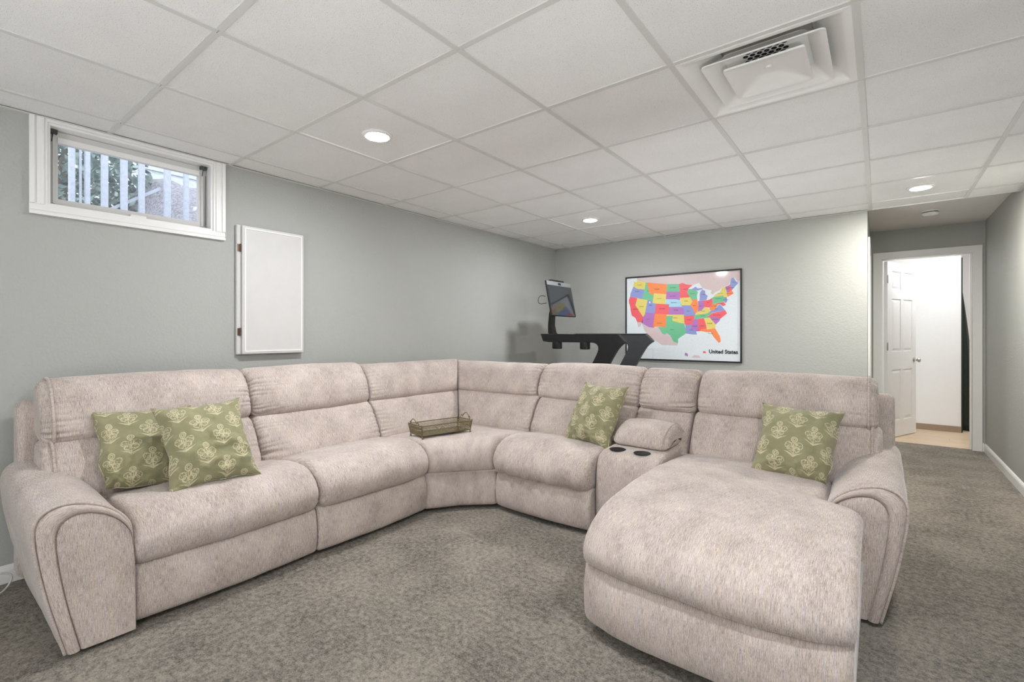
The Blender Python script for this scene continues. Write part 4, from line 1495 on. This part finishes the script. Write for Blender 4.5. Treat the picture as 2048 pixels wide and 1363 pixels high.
OTHER = [
 ('p', 1, [(-123, 49.3), (-122, 49), (-118, 49), (-114, 49), (-110, 49), (-106, 49), (-102, 49), (-98, 49), (-95.1, 49.3), (-93, 48.6), (-89.6, 48), (-84.5, 46.5), (-82.5, 45.4), (-80, 43.2), (-79, 43.3), (-76.5, 44.2), (-75, 45), (-71.5, 45.2), (-70, 46.7), (-69.2, 47.4), (-67.8, 47.2), (-67, 45), (-64, 45.5)], 'top'),
 ('p', 1, [(-117.1, 32.5), (-114.8, 32.5), (-115, 31), (-116, 30.4)], None),
 ('p', 1, [(-114.8, 32.5), (-111, 31.3), (-108.2, 31.3), (-106.6, 31.9), (-104.5, 29.6), (-103.2, 29), (-102.3, 29.8), (-100.6, 28.8), (-99.2, 26.5), (-97.2, 25.9), (-97.6, 25), (-104, 24.8), (-109, 27), (-112.5, 29.5)], None),
 ('w', 3, [(-92.1, 46.8), (-89.5, 48), (-86, 48.6), (-84.7, 46.6), (-87, 46.6), (-90.4, 46.6)], None),
 ('b', 4, [(-90.4, 46.5), (-88, 47.3), (-87, 46.5), (-84.6, 46.4), (-84.5, 46), (-87, 45.7), (-88, 45.8)], None),
 ('w', 3, [(-87.8, 42.3), (-87.6, 44), (-86.8, 45.6), (-85, 46), (-86.3, 44.6), (-86.4, 43), (-86.8, 41.7)], None),
 ('w', 3, [(-83.4, 45.3), (-82.5, 45.6), (-80, 44.8), (-81.7, 43.4), (-82.5, 43.1), (-83.5, 44)], None),
 ('w', 3, [(-83.3, 41.8), (-80.5, 42.1), (-78.9, 42.9), (-81, 42.8), (-82.8, 42.2)], None),
 ('w', 3, [(-79.7, 43.3), (-76.3, 43.6), (-76.4, 44.2), (-79, 43.8)], None),
 ('v', 3, [(-114.0, 24.2), (-113.2, 24.0), (-113.6, 23.2), (-114.1, 23.4)], 'skip'),
]
pm = MB()
pmi = []


def flat(poly, key, lay):
    n = len(poly)
    o0 = len(pm.f)
    pm.add([mpos(min(1, max(0, a)), min(1, max(0, b_)), lay) for a, b_ in poly], [tuple(range(n))])
    pmi.append(IK.index(key))


flat([(0, 0), (1, 0), (1, 1), (0, 1)], 'w', 0)
for key, lay, ll, mode in OTHER:
    if mode == 'skip':
        continue
    poly = [mp(*q) for q in ll]
    if mode == 'top':
        poly = poly + [(1, poly[-1][1]), (1, 1), (.10, 1)]
    flat(poly, key, lay)
for nme, (key, ll) in STATES.items():
    flat([mp(*q) for q in ll], key, 2)
flat([(.545, .055), (.575, .04), (.57, .075), (.55, .085)], 'v', 2)
flat([(.60, .03), (.68, .03), (.67, .055), (.63, .06)], 'p', 2)
flat([(.70, .085), (.728, .085), (.722, .105), (.705, .108)], 'r', 2)
flat([mp(-112.9, 41.6), mp(-112.2, 41.5), mp(-112.2, 40.8), mp(-112.8, 40.9)], 'w', 4)
flat([(.0, .12), (.255, .12), (.255, .117), (0, .117)], 'p', 2)
flat([(.255, .0), (.258, .0), (.258, .12), (.255, .12)], 'p', 2)
pr = obj('map_print', pm, [inks[k] for k in IK], fm, recalc=False, label='printed sheet with coloured states')
for p, i in zip(pr.data.polygons, pmi):
    p.material_index = i
bm = bmesh.new()
bm.from_mesh(pr.data)
for f in bm.faces:
    if f.normal.y > 0:
        f.normal_flip()
bmesh.ops.triangulate(bm, faces=bm.faces)
bm.to_mesh(pr.data)
bm.free()
obj('backing_board', MB().box(MX0 + FWd, MX1 - FWd, MPY + .001, YB - .002, MZ0 + FWd, MZ1 - FWd), M['dark'], fm)


def text_mb(txt, x, z, size, y, bold=0.0, align='CENTER', sx=1.0):
    cu = bpy.data.curves.new('t', 'FONT')
    cu.body = txt
    cu.size = size
    cu.align_x = align
    cu.offset = bold
    cu.resolution_u = 2
    o = bpy.data.objects.new('t', cu)
    me = bpy.data.meshes.new_from_object(o)
    mb = MB()
    mb.add([(x + v.co.x * sx, y, z + v.co.y) for v in me.vertices], [tuple(p.vertices) for p in me.polygons])
    bpy.data.objects.remove(o)
    bpy.data.meshes.remove(me)
    bpy.data.curves.remove(cu)
    return mb


tx = MB()
for nme, (key, ll) in STATES.items():
    P2 = [mp(*q) for q in ll]
    fx = (min(p[0] for p in P2) + max(p[0] for p in P2)) / 2
    fz = sum(p[1] for p in P2) / len(P2)
    q = mpos(fx, fz, 6)
    big = nme in ('Texas', 'Montana', 'California', 'Nevada', 'Kansas', 'Colorado', 'Utah', 'Oregon', 'Nebraska', 'Iowa', 'Florida', 'Georgia')
    t_ = text_mb(nme, q[0], q[2], .017 if big else .012, q[1])
    tx.add(t_.v, t_.f)
obj('state_names', tx, inks['k'], fm, recalc=False, kind='stuff')
q = mpos(.866, .085, 6)
t_ = text_mb('United States', q[0], q[2], .055, q[1], .0020, sx=.95)
# slab serifs under and over the straight capitals
obj('map_title', t_, inks['k'], fm, recalc=False, label='black title reading United States')

# ================================================================== TREADMILL
tm = thing('treadmill', 'black treadmill with slanted uprights and tilted touch screen behind the sofa', 'treadmill', (-2.2, 4.4, 0))
PROF = [(-2.763, 1.204), (-1.90, 1.197), (-1.832, 1.130)]
PROF += [(p.x, p.y) for p in curve([(-1.838, 1.120), (-1.872, 1.100), (-1.910, 1.062), (-1.948, 1.005), (-1.984, .945)], 12, False)]
PROF += [(-2.40, .14), (-2.60, .14)]
PROF += [(p.x, p.y) for p in curve([(-2.165, .930), (-2.125, 1.005), (-2.106, 1.055), (-2.112, 1.090), (-2.138, 1.112), (-2.18, 1.119)], 14, False)]
PROF += [(-2.66, 1.119), (-2.735, 1.128)]
for y, mname in ((4.05, 'near'), (4.72, 'far')):
    u_ = obj('upright', MB().prism(PROF, lambda a, b_, t: (a, t, b_), y, y + .055), M['black'] if mname == 'near' else M['grey_metal'], tm)  # far upright greyer: the light it catches is put into its colour
    bv = u_.modifiers.new('bevel', 'BEVEL')
    bv.width = .006
    bv.segments = 2
    bv.limit_method = 'ANGLE'
    obj('grip', MB().rbox(-2.35, -1.91, y - .006, y + .061, 1.194, 1.207, .005, 2), M['grey_metal'], u_)
for x in (-2.585, -2.266):
    obj('cup_holder', MB().lathe([(.001, 1.052), (.046, 1.052), (.05, 1.058), (.05, 1.125), (.001, 1.125)], (x, 4.09, 0), 28), M['black'], tm, smooth=True, sharp=40)
obj('crossbar', MB().rbox(-2.75, -2.55, 4.10, 4.73, 1.13, 1.195, .012, 2), M['black'], tm)
# neck
nk = []
for x, z, w, th in ((-2.80, 1.17, .10, .07), (-2.835, 1.22, .085, .055), (-2.845, 1.30, .07, .045), (-2.835, 1.42, .07, .04), (-2.80, 1.56, .07, .04), (-2.765, 1.60, .06, .035)):
    nk.append([(x + sx * th / 2, 4.385 + sy * w / 2, z) for sx, sy in ((1, 1), (-1, 1), (-1, -1), (1, -1))])
obj('neck', MB().loft(nk), M['black'], tm)
# screen (local: y width, z height), leaning back
sc_c = Vector((-2.715, 4.385, 1.578))
sm = Matrix.Translation(sc_c) @ Matrix.Rotation(math.radians(-11.5), 4, 'Y')
SWd, SHt = .245, .192
body = obj('screen_housing', MB().rbox(-.022, 0, -SWd, SWd, -SHt, SHt, .008, 3, mat=sm), M['black'], tm)
obj('screen_glass', MB().rbox(.0005, .003, -SWd + .006, SWd - .006, -SHt + .006, SHt - .052, .0012, 1, mat=sm), M['screen'], body)
obj('camera_bar', MB().rbox(.0005, .003, -SWd + .004, SWd - .004, SHt - .050, SHt - .004, .0012, 1, mat=sm), M['silver'], body, label='silver bar with a camera')
obj('camera_lens', MB().rbox(.003, .007, -.028, .028, SHt - .040, SHt - .016, .0018, 2, mat=sm), M['black'], body)
obj('sound_bar', MB().rbox(-.06, -.01, -.13, .13, SHt - .004, SHt + .022, .006, 2, mat=sm), M['black'], body)
obj('screen_cable', MB().tube(curve([(-2.80, 4.20, 1.60), (-2.82, 4.15, 1.605), (-2.84, 4.13, 1.58), (-2.845, 4.13, 1.54), (-2.83, 4.15, 1.52), (-2.80, 4.22, 1.53)], 24, False), .003, 6), M['black'], tm)
obj('deck', MB().rbox(-2.95, -1.25, 4.08, 4.74, .06, .17, .02, 2), M['grey_metal'], tm)
obj('belt', MB().rbox(-2.75, -1.22, 4.16, 4.66, .165, .176, .004, 1), M['belt'], tm)
obj('motor_cover', MB().rbox(-3.10, -2.72, 4.08, 4.74, .05, .26, .03, 3), M['black'], tm)
for x in (-2.9, -1.35):
    for y in (4.12, 4.70):
        obj('foot', MB().lathe([(.001, 0), (.03, 0), (.03, .07), (.001, .07)], (x, y, 0), 14), M['black'], tm)

# ================================================================== CABLE BEHIND THE ARM
cb = obj('power_cable', MB().tube(curve([(XL + .015, -.25, .02), (-3.25, -.05, .03), (-3.24, .12, .045), (-3.225, .27, .09), (-3.215, .325, .075), (-3.20, .315, .035), (-3.17, .27, .012), (-3.16, .16, .006), (-3.19, .02, .005), (-3.22, -.2, .005)], 70, False), .0045, 8), M['cable'], origin=(-3.2, .1, 0), smooth=True)
tag(cb, 'thin pale power cable looped on the carpet behind the left arm', 'cable')
